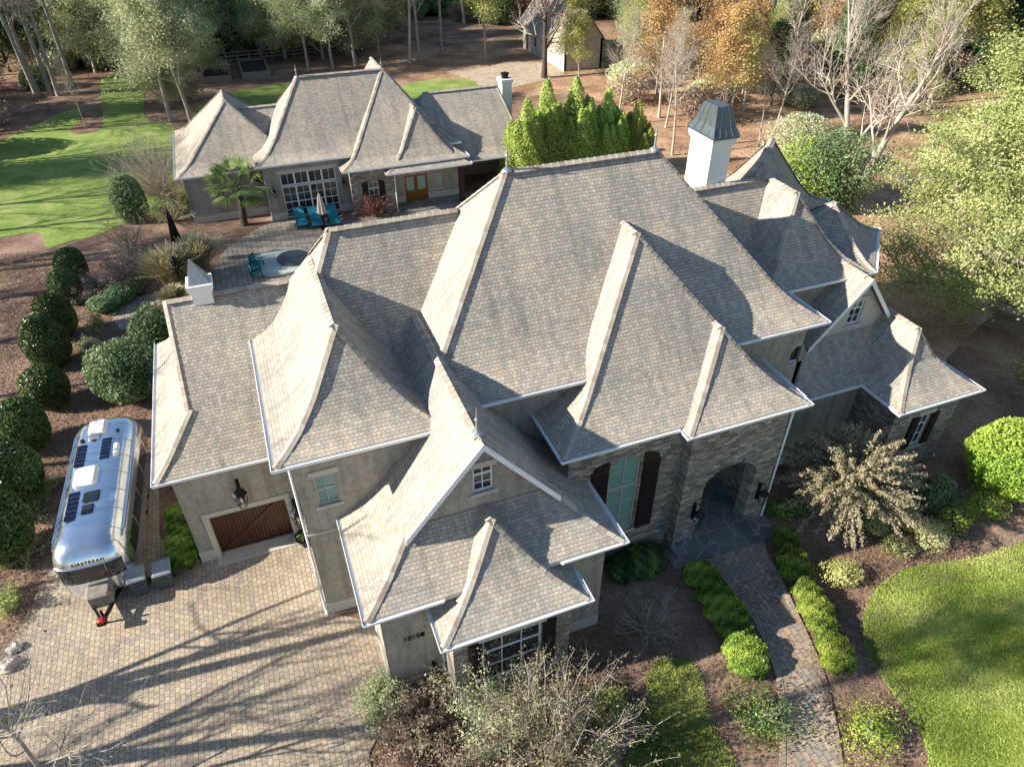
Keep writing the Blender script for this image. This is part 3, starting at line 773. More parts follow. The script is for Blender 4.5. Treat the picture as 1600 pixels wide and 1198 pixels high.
# front gabled wing
zA = 9.62; up3 = (zA - 5.1 - 1.13) / (4.42 - 1.6)
roof(H, (.46, 9.3, 13.5, 23.0), 5.1, prof_rings(4.42, up3, True, 1.9), sides='LRF', gutter='LRF', capsides=(0, 1), gap=(2.95, 6.92))
rakes(H, 4.88, 15.02, 15.45, zA + .02, 6.42, up3)
gable(H, 4.88, 15.42, 6.35, zA - .12, up3, 'stucco', (4.62, 5.30, 7.25, 8.35))
window(H, 4.62, 5.30, 7.25, 8.35, 15.42, 2, 3, 'glass')
walls(H, .88, 8.86, 13.93, 22, 4.94, 'stucco')
finial(H, (4.88, 15.6, zA), 1.0)
# small hipped bay in front of it
roof(H, (2.49, 7.42, 12.25, 19.0), 4.43, prof_rings(2.465, 1.26, True, 9), sides='LRF', gutter='LRF')
walls(H, 2.86, 7.02, 12.66, 15, 4.27, 'stone', [rect_h(1.0, 3.1, .9, 3.4)], base=False, label='rough ledge stone wall of the small front bay')
window(H, 3.86, 5.96, .9, 3.4, 12.66, 3, 3, 'glass')
shutter(H, 3.36, 3.84, .9, 3.4, 12.66); shutter(H, 5.98, 6.46, .9, 3.4, 12.66)
# main hip
rm = [((1.6 - (1.13 - h) / 1.23 if h < 1.1 else a), b_, c_, d_, h) for a, b_, c_, d_, h in hiprings(5.52, 5.52, 5.525, 5.525, 5.94)]
roof(H, (3.39, 20.85, 18.33, 29.38), 8.4, rm, gutter='RF', capsides=(0, 1, 3))
walls(H, 3.85, 20.38, 18.74, 28.9, 8.23, 'stucco', [arch(16.05, 16.75, 6.2, 6.75, .3)], base=False)
window(H, 19.9, 20.6, 6.2, 7.05, 18.74, 1, 1, 'glass', head=.3, lintel=False, sill=False)
finial(H, (9.0, 23.85, 14.35), 1.0); finial(H, (15.2, 23.85, 14.35), 1.0)
# entrance mass
up5 = (12.35 - 6.95 - 1.13) / (5.03 - 1.6)
roof(H, (8.12, 18.2, 16.1, 23.5), 6.95, prof_rings(5.04, up5, True, 9), sides='LRF', gutter='LRF', gap=(12.75, 18.5))
wx0, wy = 8.56, 16.52
h5 = arch(10.32 - wx0, 11.64 - wx0, 1.55, 5.05, .72)
walls(H, wx0, 17.8, wy, 22.5, 6.79, 'stone', [h5, rect_h(13.8 - wx0, 17.4 - wx0, .1, 4.9)], base=False, label='ledge stone wall with a tall arched window')
window(H, 10.32, 11.64, 1.55, 5.77, wy, 2, 5, 'blind', head=.71, lintel=False)
shutter(H, 9.52, 10.24, 1.55, 5.75, wy, .5, -1); shutter(H, 11.74, 12.46, 1.55, 5.75, wy, .5, 1)
b = MB(); b.box((8.52, wy - .06, 0), (13.3, wy - .002, 1.1)); b.build('plinth', M['stone'], H)
# porch
roof(H, (12.9, 18.207, 15.62, 19.5), 6.9, prof_rings(2.65, 1.27, True, 9), sides='LRF', gutter='LRF')
b = MB(); px0, px1, py = 13.42, 17.82, 15.98
wallpanel(b, (px0, py), (px1, py), -.2, 6.73, .62, [arch(14.42 - px0, 16.9 - px0, .0, 3.3, .95)])
wallpanel(b, (px1, py + .62), (px1, 17.1), -.2, 6.73, .3)
pw = b.build('porch_wall', M['stone'], H)
b = MB()                                                       # voussoirs standing slightly proud
for k in range(15):
    t = math.pi * (k + .5) / 15; cx = 15.66; r0 = Vector((cx + 1.24*math.cos(t), 0, 3.3 + .95*math.sin(t))); n = Vector((math.cos(t)*.95, 0, math.sin(t)*1.24)).normalized()
    c = r0 + n * .16; b.obox((c.x, py - .012, c.z), n * .15, (0, .011, 0), Vector((-n.z, 0, n.x)) * .105)
b.build('arch_stones', M['stone'], pw)
b = MB(); b.box((13.0, 14.95, 0), (18.15, 15.97, .12)); b.box((13.25, 15.3, .12), (14.2, 15.97, .42)); b.box((17.0, 15.3, .12), (18.0, 15.97, .42))
b.box((14.2, 15.45, .12), (17.0, 15.97, .28)); b.box((14.43, 15.97, .0), (16.89, 16.60, .30)); b.box((13.72, 16.601, 0), (17.55, 19.4, .30)); b.build('entrance_steps', M['flag'], H)
b = MB(); b.box((13.7, 19.4, .2), (17.6, 19.6, 5.0)); b.box((13.6, 16.83, .2), (13.8, 19.39, 5.0)); b.box((17.4, 16.83, .2), (17.6, 19.39, 5.0)); b.box((13.81, 16.83, 4.91), (17.39, 19.39, 5.0)); b.build('porch_interior', M['stone'], H)
b = MB(); b.box((14.6, 19.33, .30), (15.62, 19.395, 2.9)); b.box((15.64, 19.33, .30), (16.66, 19.395, 2.9)); b.box((14.75, 19.31, .45), (15.47, 19.329, 1.2)); b.box((15.79, 19.31, .45), (16.51, 19.329, 1.2)); b.build('front_door', M['wood'], H)
lantern(H, (14.12, 15.6, 1.9), 1.0); lantern(H, (17.3, 15.6, 1.9), 1.0)
# right-hand wing with cross gable
up8 = (8.8 - 4.4 - 1.13) / (4.3 - 1.6)
roof(H, (20.2, 28.8, 18.2, 27.0), 4.4, prof_rings(4.3, up8, True, 1.95), sides='LRF', gutter='RF', capsides=(1,))
rakes(H, 24.5, 19.8, 20.2, 8.82, 5.75, up8)
gable(H, 24.5, 20.17, 5.7, 8.66, up8, 'trim', (24.2, 24.95, 6.3, 7.5))
window(H, 24.2, 24.95, 6.3, 7.5, 20.17, 2, 3, 'glass')
walls(H, 20.6, 28.3, 18.62, 26, 4.23, 'stucco')
roof(H, (24.1, 28.806, 15.95, 21.5), 4.38, prof_rings(2.35, 1.68, True, 9), sides='LRF', gutter='LRF')
walls(H, 24.55, 28.36, 16.36, 19, 4.2, 'stone', [rect_h(1.6, 2.3, 1.4, 3.3)], base=False, label='stone wall of the far right bay')
window(H, 26.15, 26.85, 1.4, 3.3, 16.36, 2, 3, 'glass'); shutter(H, 25.7, 26.13, 1.4, 3.3, 16.36); shutter(H, 26.87, 27.3, 1.4, 3.3, 16.36)
# back right masses
roof(H, (20.0, 25.65, 20.95, 26.4), 8.4, [(0,0,0,0,0),(.45,.45,.45,0,.19),(.9,.9,.9,0,.46),(1.25,1.25,1.25,0,.8),(1.6,1.6,1.6,0,1.2),(2.82,2.82,2.82,0,3.1)], sides='LRF', gutter='LRF')
walls(H, 20.45, 25.2, 21.4, 28, 8.23, 'stucco', base=False)
roof(H, (15.5, 23.5, 23.1, 28.5), 8.4, hiprings(0.001, 0.001, 2.7, 2.7, 3.1), sides='FB', gutter='', capsides=())
roof(H, (-6.0, 3.25, -3.25, 3.25), 8.4, [(0,0,0,0,0), (.45,.45,.45,.45,.19), (.9,.9,.9,.9,.46), (1.6,1.6,1.6,1.6,1.3), (3.25,3.25,3.25,3.25,3.85)], rot=(24.75, 28.3, R(45)), capsides=(0, 1, 2, 3))
roof(H, (-2.42, 2.42, -2.42, 2.42), 8.38, [(0,0,0,0,0), (.5,.5,.5,.5,.2), (1.0,1.0,1.0,1.0,.55), (2.42,2.42,2.42,2.42,1.95)], rot=(25.85, 24.42, R(45)))
for (cx, cy, hx, hy) in ((24.75, 28.3, 2.85, 2.85), (25.85, 24.42, 2.05, 2.05)):
    b = MB(); c45 = .7071; q = [(-hx, -hy), (hx, -hy), (hx, hy), (-hx, hy)]
    q = [(cx + (x - y)*c45, cy + (x + y)*c45) for x, y in q]
    b.prism(q, 0, 8.22); b.build('wall', M['stucco'], H)
# chimneys
def chimney(root, x0, x1, y0, y1, z0, z1, kind):
    b = MB(); b.box((x0, y0, z0), (x1, y1, z1)); e = .07
    b.box((x0 - e, y0 - e, z1 - .28), (x1 + e, y1 + e, z1 - .16)); b.box((x0 - e*1.6, y0 - e*1.6, z1 - .16), (x1 + e*1.6, y1 + e*1.6, z1 + .02))
    c = b.build('chimney', M['chim'], root)
    cx, cy = (x0 + x1) / 2, (y0 + y1) / 2; wx, wy_ = (x1 - x0) / 2, (y1 - y0) / 2
    if kind == 'cap':
        k = MB(); P = [(1.26, .04), (1.26, .14), (.98, .5), (.66, 1.25), (.62, 1.3)]
        rings = [[(cx - wx*s, cy - wy_*s, z1 + h), (cx + wx*s, cy - wy_*s, z1 + h), (cx + wx*s, cy + wy_*s, z1 + h), (cx - wx*s, cy + wy_*s, z1 + h)] for s, h in P]
        for A, B_ in zip(rings, rings[1:]):
            for i in range(4): j = (i + 1) % 4; k.poly([A[i], A[j], B_[j], B_[i]])
        k.poly(rings[-1]); k.poly(rings[0][::-1])
        for i in range(4):                                         # standing seams
            j = (i + 1) % 4
            for t in (0, .25, .5, .75, 1):
                for A, B_ in zip(rings[1:], rings[2:]):
                    p = Vector(A[i]).lerp(Vector(A[j]), t); q = Vector(B_[i]).lerp(Vector(B_[j]), t); k.bar(p, q, .03, .05)
        k.build('chimney_cap', M['blackmetal'], c)
    elif kind == 'spire':
        k = MB(); zt = z1 + 1.0
        for s in (-1, 1):
            k.poly([(cx + s*wx*1.05, cy - wy_, z1 + .02), (cx + s*wx*1.05, cy + wy_, z1 + .02), (cx - wx*.35, cy, zt)][::s])
        k.poly([(cx - wx*1.05, cy - wy_*1.05, z1 + .02), (cx + wx*1.05, cy - wy_*1.05, z1 + .02), (cx - wx*.35, cy, zt)]); k.poly([(cx + wx*1.05, cy + wy_*1.05, z1 + .02), (cx - wx*1.05, cy + wy_*1.05, z1 + .02), (cx - wx*.35, cy, zt)])
        k.build('chimney_cap', M['lead'], c)
    else:
        k = MB(); k.lathe((cx, cy, z1), [(.32, 0), (.30, .35), (.38, .36), (.38, .45), (.0, .55)], 12); k.build('chimney_pot', M['iron'], c)
    return c
chimney(H, 19.45, 20.5, 25.9, 27.6, 9.0, 13.55, 'cap')
chimney(H, -2.95, -2.22, 26.6, 27.35, 8.5, 10.45, 'spire')
# house number, meter box
tx = bpy.data.curves.new('num', 'FONT'); tx.body = '10108'; tx.size = .30; tx.extrude = .012; tx.align_x = 'LEFT'
to = bpy.data.objects.new('num', tx); COL.objects.link(to); bpy.context.view_layer.update()
me = bpy.data.meshes.new_from_object(to.evaluated_get(bpy.context.evaluated_depsgraph_get())); bpy.data.objects.remove(to)
o = bpy.data.objects.new('house_number', me); COL.objects.link(o); o.parent = H; o.location = (1.50 - 8, 13.91 - 22, 2.86); o.rotation_euler = (R(90), 0, 0); me.materials.clear(); me.materials.append(M['iron'])
o['label'] = 'dark house number 10108 on the stucco wall'
b = MB(); b.box((2.36, 13.80, 1.0), (2.52, 13.93, 1.2)); b.build('meter_box', M['iron'], H)
downspout(H, 2.78, 13.93, 5.0); downspout(H, 17.9, 16.0, 6.8, .1); downspout(H, -.78, 18.2, 8.3); downspout(H, 28.4, 16.5, 4.3)

# ---------------- guest house behind
K = empty('guest_house', (8, 60, 0), 'smaller matching house behind the patio with french doors', 'house')
roof(K, (.86, 16.8, 55.34, 64.9), 4.57, [(0,0,0,0,0),(.45,.45,.5,.5,.17),(.9,.9,1.0,1.0,.42),(1.6,1.6,1.75,1.75,1.12),(4.42,4.7,4.78,4.78,4.93)], gutter='F', capsides=(0,1,3))
frd = rect_h(2.42 - 1.25, 6.62 - 1.25, .14, 3.68)
walls(K, 1.25, 16.3, 55.74, 64.5, 4.4, 'stucco', [frd])
for i in range(4):
    x0 = 2.42 + 1.05*i
    window(K, x0, x0 + 1.05, .14, 2.6, 55.74, 2, 4, 'glass', lintel=False, sill=False, depth=.10)
    window(K, x0, x0 + 1.05, 2.72, 3.68, 55.74, 2, 1, 'glass', lintel=False, sill=False, depth=.10)
b = MB(); b.box((2.42, 55.72, 2.6), (6.62, 55.88, 2.72)); b.box((2.2, 55.70, 3.68), (6.84, 55.738, 3.95)); b.build('lintel', M['trim'], K)
roof(K, (7.0, 17.0, 53.9, 64.0), 3.9, [(0,0,0,0,0),(.45,.45,.5,0,.19),(.9,.9,1.0,0,.45),(1.6,1.6,1.8,0,1.2),(5.0,5.0,6.2,0,5.6)], sides='LRF', gutter='LRF')
walls(K, 7.5, 10.95, 54.4, 60, 3.73, 'stone', [arch(1.35, 2.15, .9, 2.3, .35)], base=False)
window(K, 8.85, 9.65, .9, 2.65, 54.4, 2, 3, 'glass', head=.34, lintel=False); shutter(K, 8.35, 8.82, .9, 2.7, 54.4, .2, -1); shutter(K, 9.68, 10.15, .9, 2.7, 54.4, .2, 1)
roof(K, (10.25, 17.007, 53.32, 58.5), 3.5, [(0,0,0,0,0),(.45,.45,.45,0,.17),(.9,.9,.9,0,.42),(1.6,1.6,1.6,0,1.15),(3.375,3.375,3.375,0,3.7)], sides='LRF', gutter='LRF')
walls(K, 11.0, 16.6, 55.45, 58, 3.3, 'stucco', [rect_h(1.0, 2.9, .05, 2.3), rect_h(3.55, 4.2, .95, 2.2)])
gd = MB()
for s in (0, 1):
    x0 = 12.0 + .95*s; gd.box((x0 + .01, 55.53, .06), (x0 + .94, 55.60, .98)); gd.box((x0+.01, 55.53, .98), (x0+.15, 55.6, 2.3)); gd.box((x0+.80, 55.53, .98), (x0+.94, 55.6, 2.3)); gd.box((x0+.15, 55.53, 2.15), (x0+.8, 55.6, 2.3))
gd = gd.build('double_door', simple('honey_stained_door', (.22,.085,.02), 0.3, 0, 9, .25), K)
for s in (0, 1):
    g = MB(); x0 = 12.0 + .95*s; g.poly([(x0+.15, 55.57, .98), (x0+.8, 55.57, .98), (x0+.8, 55.57, 2.15), (x0+.15, 55.57, 2.15)]); g.build('door_pane', M['blind'], gd)
window(K, 14.55, 15.2, .95, 2.2, 55.45, 2, 2, 'blind', lintel=False)
b = MB(); b.box((16.2, 53.75, 0), (16.6, 54.15, 3.33)); b.build('porch_post', M['shutter'], K); downspout(K, 10.9, 53.95, 3.45)
b = MB(); b.box((11.0, 53.4, 0), (20, 55.4, .15)); b.build('porch_floor', M['flag'], K)
roof(K, (12.0, 23.4, 54.3, 64.6), 3.3, [(0,0,0,0,0),(.45,.45,.5,.5,.19),(.8,.8,1.0,1.0,.5),(1.2,1.2,1.7,1.7,1.15),(3.1,1.9,5.15,5.15,4.2)], gutter='FR', capsides=(1,))
b = MB(); b.box((13, 59.5, 0), (22.9, 64.2, 3.14)); b.box((22.5, 54.8, 0), (22.9, 55.2, 3.14)); b.build('wall', M['stucco'], K)
chimney(K, 22.35, 23.25, 60.3, 61.3, 0, 7.6, 'pot')
roof(K, (-4.9, 4.3, 57.0, 68.6), 3.9, [(0,0,0,0,0),(.5,.5,.5,.5,.25),(1.0,1.0,1.0,1.0,.6),(4.6,4.6,4.35,4.35,4.1)], gutter='LF')
roof(K, (0, 8.0, 57.4, 66.0), 3.88, hiprings(.001, .001, 4.3, 4.3, 3.3), sides='FB', gutter='', capsides=())
walls(K, -4.5, 3.9, 57.45, 68.0, 3.73, 'stucco')
finial(K, (5.35, 60.1, 9.45), .9); finial(K, (12.0, 60.1, 9.4), .9)
lantern(K, (7.12, 55.35, 2.2), .8); lantern(K, (1.75, 55.35, 2.2), .8)

# ---------------- far building
A = G(881, 112)
SB = empty('rendered_outbuilding', A, 'pale rendered outbuilding with a steep roof at the edge of the woods', 'building')
x0, y0 = A.x, A.y; x1, y1 = x0 + 5.4, y0 + 14.4
b = MB(); wallpanel(b, (x0, y1), (x0, y0), 0, 3.6, .3, [rect_h(1.2, 2.1, 0, 2.4), rect_h(4, 5, 1, 2.3)])
wallpanel(b, (x0, y0), (x1, y0), 0, 0, .3, (), top=[(0, 0), (5.4, 0), (5.4, 3.6), (2.7, 6.9), (0, 3.6)])
wallpanel(b, (x1, y0), (x1, y1), 0, 3.6, .3); b.build('wall', M['pinkwall'], SB)
b = MB(); b.poly([(x0-.5, y0-.5, 3.1), (x0-.5, y1+1, 3.1), (x0+2.7, y1+1, 7.0), (x0+2.7, y0-.5, 7.0)][::-1], [(0,0),(16,0),(16,7),(0,7)][::-1]); b.poly([(x1+.5, y0-.5, 3.1), (x1+.5, y1+1, 3.1), (x0+2.7, y1+1, 7.0), (x0+2.7, y0-.5, 7.0)], [(0,0),(16,0),(16,7),(0,7)])
b.build('roof', M['shingle'], SB)
b = MB(); b.poly([(x0+.25, y1-2.1, 0), (x0+.25, y1-1.2, 0), (x0+.25, y1-1.2, 2.4), (x0+.25, y1-2.1, 2.4)]); b.build('door', M['shutter'], SB)
b = MB(); b.poly([(x0+.2, y1-5, 1), (x0+.2, y1-4, 1), (x0+.2, y1-4, 2.3), (x0+.2, y1-5, 2.3)]); b.build('window', M['glass'], SB)
b = MB(); b.box((x0 - .1, y0 - .08, 0), (x0 - .003, y0 + .22, 3.4)); b.build('corner_trim', M['white'], SB)
# ------------------------------------------------------------------ vegetation
V3 = Vector
def pxm(p): return FPX / max(1, (Vector(p) - Vector((0, 0, CAMH))).dot(_fw))
def skeleton(seed, h, r0, clear=.35, limbs=14, spread=.8, levels=3, wob=.12, up=.10, limb_len=.38, kids=(5, 5, 4), fork=0, ang=(35, 65), twr=1.0, droop=0.0):
    rg = random.Random(seed); tr = MB(); tw = MB(); tips = []
    def rv(): return V3((rg.gauss(0, 1), rg.gauss(0, 1), rg.gauss(0, 1)))
    def branch(p, d, L, r, lvl, mb=None):
        n = 5 if lvl <= 1 else (4 if lvl == 2 else 3); pts = [p.copy()]; rad = [r]
        for i in range(n):
            d = (d + rv() * wob + V3((0, 0, up if lvl > 0 else .02))); d.z -= droop * lvl * (i / n); d.normalize()
            p = p + d * (L / n); pts.append(p.copy()); rad.append(max(.004, r * (1 - (.62 if lvl < levels else .85) * (i + 1) / n)))
        (tr if lvl <= 1 else tw).tube(pts, rad, {0: 9, 1: 6, 2: 4}.get(lvl, 3), cap=False)
        if lvl >= levels:
            tips.append((pts[-1], d.copy())); tips.append((pts[len(pts)//2], d.copy())); return
        k = kids[min(lvl - 1, len(kids) - 1)]
        for j in range(k):
            t = .25 + .75 * (j + rg.random()) / k; i = min(n - 1, int(t * n)); q = pts[i].lerp(pts[i + 1], t * n - i)
            dd = (pts[i + 1] - pts[i]).normalized(); a = R(rg.uniform(25, 60)); s = dd.cross(rv()).normalized()
            nd_ = dd * math.cos(a) + s * math.sin(a)
            branch(q, nd_, L * rg.uniform(.45, .72), rad[i] * .55 * twr, lvl + 1)
        tips.append((pts[-1], d.copy()))
    stems = max(1, fork)
    for sidx in range(stems):
        d = V3((rg.gauss(0, .04), rg.gauss(0, .04), 1)) if stems == 1 else V3((math.cos(sidx*2.4+seed)*.28, math.sin(sidx*2.4+seed)*.28, 1))
        d.normalize(); n = 10; p = V3((0, 0, -.1)) if stems == 1 else V3((math.cos(sidx*2.4+seed)*r0*1.5, math.sin(sidx*2.4+seed)*r0*1.5, -.1)); pts = [p.copy()]; rad = [r0 * 1.25]
        for i in range(n):
            d = (d + rv() * .035 + V3((0, 0, .03))).normalized(); p = p + d * (h / n); pts.append(p.copy()); rad.append(max(.02, r0 * (1 - .88 * ((i + 1) / n) ** 1.1)))
        tr.tube(pts, rad, 9, cap=False)
        nl = max(2, limbs // stems)
        for j in range(nl):
            t = clear + (1 - clear) * (j + rg.random()) / nl; t = min(.985, t); i = min(n - 1, int(t * n)); q = pts[i].lerp(pts[i + 1], t * n - i)
            az = j * 2.4 + rg.uniform(-.5, .5) + sidx; a = R(rg.uniform(*ang)) * (1.0 - .35 * t)
            dd = V3((math.cos(az) * math.sin(a), math.sin(az) * math.sin(a), math.cos(a)))
            L = h * limb_len * spread * (1.1 - .65 * (t - clear) / (1 - clear + .01)) * rg.uniform(.75, 1.15)
            branch(q, dd, L, rad[i] * .5, 1)
    return tr, tw, tips
def leaf_cloud(mb, tips, per, spread, size, seed, flat=.75, keep=1.0, aspect=.6):
    rng = np.random.default_rng(seed)
    P = np.array([tuple(t[0]) for t in tips]); 
    if keep < 1: P = P[rng.random(len(P)) < keep]
    C = np.repeat(P, per, 0); off = rng.normal(0, 1, C.shape) * spread; off[:, 2] *= flat
    C = C + off; tone_c = np.repeat(rng.uniform(.15, .85, len(P)), per)
    ctr = P.mean(0); N = (C - ctr); N /= np.linalg.norm(N, axis=1)[:, None] + 1e-6; N[:, 2] += .5
    mb.leaves(C, N, size, rng, aspect=aspect, jitter=.7, tone=tone_c)
def make_tree(name, seed, h, r0, bark, twig, leaf=None, per=6, lspread=.5, lsize=.2, keep=1.0, lflat=.75, **kw):
    tr, tw, tips = skeleton(seed, h, r0, **kw)
    root = empty(name, (0, 0, 0))
    tr.build('trunk', M[bark], root, smooth=True)
    if leaf:
        leaf_cloud(tw, tips, per, lspread, lsize, seed, flat=lflat, keep=keep)
        tw.cur = 0
        for a in range(len(tw.arr)): tw.arr[a] = (tw.arr[a][0], tw.arr[a][1], 1)
        tw.build('crown', [M[twig], M[leaf]], root)
    else: tw.build('crown', [M[twig]], root)
    return root
used = set()
def put(proto, loc, s=1.0, rz=0.0, label=None, cat='tree', group=None, sz=None, tilt=(0, 0)):
    key = proto.name
    if key in used: o = copy_tree(proto)
    else: o = proto; used.add(key)
    o.location = loc; o.scale = (s, s, sz or s); o.rotation_euler = (tilt[0], tilt[1], rz)
    if label: o['label'] = label
    o['category'] = cat
    if group: o['group'] = group
    elif 'group' in o: del o['group']
    return o

bare = [make_tree('bare_tree', 11 + i, 19, .24, 'bark', 'twig', clear=.34, limbs=19, levels=4, kids=(6, 5, 4), limb_len=.32, twr=1.15) for i in range(3)]
paleb = [make_tree('pale_bare_tree', 31 + i, 17, .2, 'palebark', 'paletwig', clear=.34, limbs=17, levels=4, kids=(6, 5, 4), limb_len=.32, twr=1.1) for i in range(2)]
olive = [make_tree('olive_tree', 41 + i, 17, .22, 'bark', 'twig', 'olive', per=36, lspread=.5, lsize=.115, clear=.2, limbs=22, levels=3, kids=(5, 4), limb_len=.30) for i in range(3)]
olow = [make_tree('low_olive_tree', 45 + i, 11, .2, 'bark', 'twig', 'olive', per=30, lspread=.45, lsize=.115, clear=.06, limbs=30, levels=3, kids=(6, 5), limb_len=.40, ang=(45, 80)) for i in range(2)]
yell = [make_tree('yellow_green_tree', 51 + i, 15, .2, 'bark', 'twig', 'yellowgreen', per=24, lspread=.55, lsize=.14, clear=.2, limbs=18, levels=3, kids=(5, 4), limb_len=.32) for i in range(2)]
orng = [make_tree('autumn_tree', 61 + i, 14, .2, 'palebark', 'paletwig', 'orangeleaf', per=15, lspread=.5, lsize=.14, keep=.85, clear=.3, limbs=16, levels=3, kids=(5, 4), limb_len=.33) for i in range(2)]
dark = [make_tree('dark_evergreen_tree', 71 + i, 12, .25, 'darkbark', 'twig', 'evergreen', per=20, lspread=.55, lsize=.2, clear=.08, limbs=22, levels=3, kids=(5, 4), limb_len=.34) for i in range(2)]
rgw = random.Random(3)
edge = [(-400, 330), (-160, 300), (0, 215), (40, 165), (95, 150), (150, 112), (235, 108), (262, 178), (300, 178), (318, 100), (450, 92), (560, 96), (575, 66), (700, 55), (800, 45), (925, 50), (950, 130), (1010, 205), (1120, 235), (1200, 215), (1290, 190), (1430, 190), (1560, 230), (1900, 260)]
def edge_v(u):
    for (a, b_), (c, d) in zip(edge, edge[1:]):
        if a <= u <= c: return b_ + (d - b_) * (u - a) / (c - a)
    return -1e9
sparse = [make_tree('bare_boundary_tree', 21 + i, 17, .26, 'bark', 'twig', clear=.4, limbs=13, levels=3, kids=(4, 4), limb_len=.32, twr=1.1) for i in range(2)]
spots = []; tries = 0
while len(spots) < 430 and tries < 60000:
    tries += 1
    yy = 58 + 170 * rgw.random() ** 1.25; xx = rgw.uniform(-70 - yy*.15, 40 + yy * .95)
    u, v = PX((xx, yy, 0))
    if not (-260 < u < 1850) or v > edge_v(u) or v < -95: continue
    if 780 < u < 960 and v > 30: continue
    if 1240 < u < 1440 and 190 < v: continue
    md = 3.0 if yy < 110 else 4.2
    if 950 < u < 1450 and v > 70: md = 4.6
    if 560 < u < 790: md = 6.0
    if any((xx - a)**2 + (yy - c)**2 < md*md for a, c, *_ in spots): continue
    spots.append((xx, yy, u, v))
LB = {'bare': ('tall grey bare tree standing in the woods behind the houses', 'bare trees of the woods'),
      'pale': ('slim pale-barked bare tree standing in the woods behind the houses', 'pale bare trees of the woods'),
      'olive': ('tall tree with thin olive foliage in the woods behind the houses', 'olive trees of the woods'),
      'yell': ('tree with yellow-green foliage at the edge of the woods', 'yellow-green trees of the woods'),
      'orng': ('tree with orange autumn leaves in the woods on the right', 'autumn trees of the woods'),
      'dark': ('dense dark evergreen tree low in the woods behind the houses', 'dark evergreens of the woods')}
def where_lab(base, u, v):
    base = base.replace(' standing in the woods behind the houses', '').replace(' in the woods behind the houses', '').replace(' low', '').replace(' at the edge of the woods', '').replace(' in the woods on the right', '').replace(' in the woods', '')
    ends = [(110, 'in the far left woods'), (260, 'beyond the narrow end of the back lawn'), (440, 'behind the raised planting beds'), (600, 'behind the guest house ridge'), (780, 'beyond the leaf-strewn slope'), (960, 'around the rendered outbuilding'), (1080, 'above the arborvitae row'), (1210, 'above the white chimney'), (1360, 'above the right wing and sycamore'), (9999, 'in the far right woods')]
    w = [e for k, e in ends if u < k][0]
    return base + ' ' + w + (', front rank' if v > edge_v(u) - 35 else (', middle depth' if v > edge_v(u) - 75 else ', deep in'))
for (x, y, u, v) in spots:
    r = rgw.random()
    if u < 110: k = 'bare' if r < .66 else ('olive' if r < .84 else 'dark')
    elif u < 620: k = 'olive' if r < .58 else ('bare' if r < .80 else ('dark' if r < .9 else 'pale'))
    elif u < 780: k = 'bare' if r < .45 else ('pale' if r < .6 else ('olive' if r < .85 else 'dark'))
    elif u < 1000: k = 'yell' if r < .38 else ('olive' if r < .7 else ('bare' if r < .85 else 'dark'))
    elif u < 1300: k = 'orng' if r < .52 else ('pale' if r < .68 else ('yell' if r < .78 else ('bare' if r < .9 else 'dark')))
    else: k = 'pale' if r < .18 else ('yell' if r < .6 else ('bare' if r < .8 else 'dark'))
    P = {'bare': bare, 'pale': paleb, 'olive': olive, 'yell': yell, 'orng': orng, 'dark': dark}[k]
    s = rgw.uniform(.8, 1.25)
    if k == 'olive' and v > edge_v(u) - 50: P = olow
    if v > 90 and 950 < u < 1450: s *= .66
    put(rgw.choice(P), (x, y, 0), s, rgw.uniform(0, 6.28), *[where_lab(LB[k][0], u, v)], cat='tree', group=LB[k][1], tilt=(rgw.gauss(0, .03), rgw.gauss(0, .03)))

# trees standing out of frame to the left and in front: they throw the long shadows over the drive, roofs and lawn
n = 0
for (x, y, s) in [(-26, 17.0, .85), (-22.5, 24.0, .8), (-21.5, 29.5, .8), (-25.5, 33.5, .95), (-24, 39, .8), (-32, 46, 1.05), (-27, 51, .9), (-35, 58, 1.1), (-30, 63, .95), (-38, 69, 1.1), (-29, 56, 1.0),
                  (-40, 53, 1.15), (-46, 76, 1.1)]:
    p = (x, y, 0)
    if PX((x, y, 17 * s))[0] > -10 and PX((x, y, 0))[0] > -30: continue
    put(sparse[n % 2] if y < 45 else bare[n % 3], p, s, n * 1.9, 'tall bare tree beyond the left side of the drive', 'tree', 'bare trees along the left boundary'); n += 1
for (x, y, s) in [(13, -4.5, .5), (19, .5, .42)]:
    put(olive[n % 3], (x, y, 0), s, n * 2.1, 'leafy tree in front of the house near the lawn', 'tree', 'trees in front of the house'); n += 1

# individual trees
pine = make_tree('tall_pine_tree', 95, 21, .3, 'bark', 'twig', 'evergreen', per=9, lspread=.45, lsize=.12, keep=.7, clear=.74, limbs=11, levels=3, kids=(5, 4), limb_len=.18, ang=(60, 90))
put(pine, (-14.5, 12.2, 0), .93, .3, 'tall high-crowned pine left of the drive', 'tree', 'high-crowned pines beside the drive')
shade = make_tree('shade_tree', 77, 13.5, .30, 'bark', 'twig', clear=.22, limbs=12, levels=3, kids=(4, 3), limb_len=.5, fork=3, ang=(25, 60), twr=1.2)
put(shade, (-16.2, 17.6, 0), 1.0, .5, 'big forked bare tree at the lower left edge of the drive', 'tree', 'forked bare trees beside the drive')
put(shade, (-20.0, 8.8, 0), 1.05, 2.2, 'second big forked bare tree left of the drive', 'tree', 'forked bare trees beside the drive')
put(shade, (-18.0, 15.0, 0), .75, 4.0, 'smaller forked bare tree left of the drive', 'tree', 'forked bare trees beside the drive')
syc = make_tree('sycamore_tree', 83, 15.5, .33, 'palebark', 'paletwig', clear=.22, limbs=16, levels=4, kids=(6, 6, 5), limb_len=.42, fork=2, up=.16, ang=(25, 50), twr=1.15)
put(syc, G(1330, 318), 1.0, .4, 'pale multi-trunked bare tree with twiggy crown beside the asphalt walk')
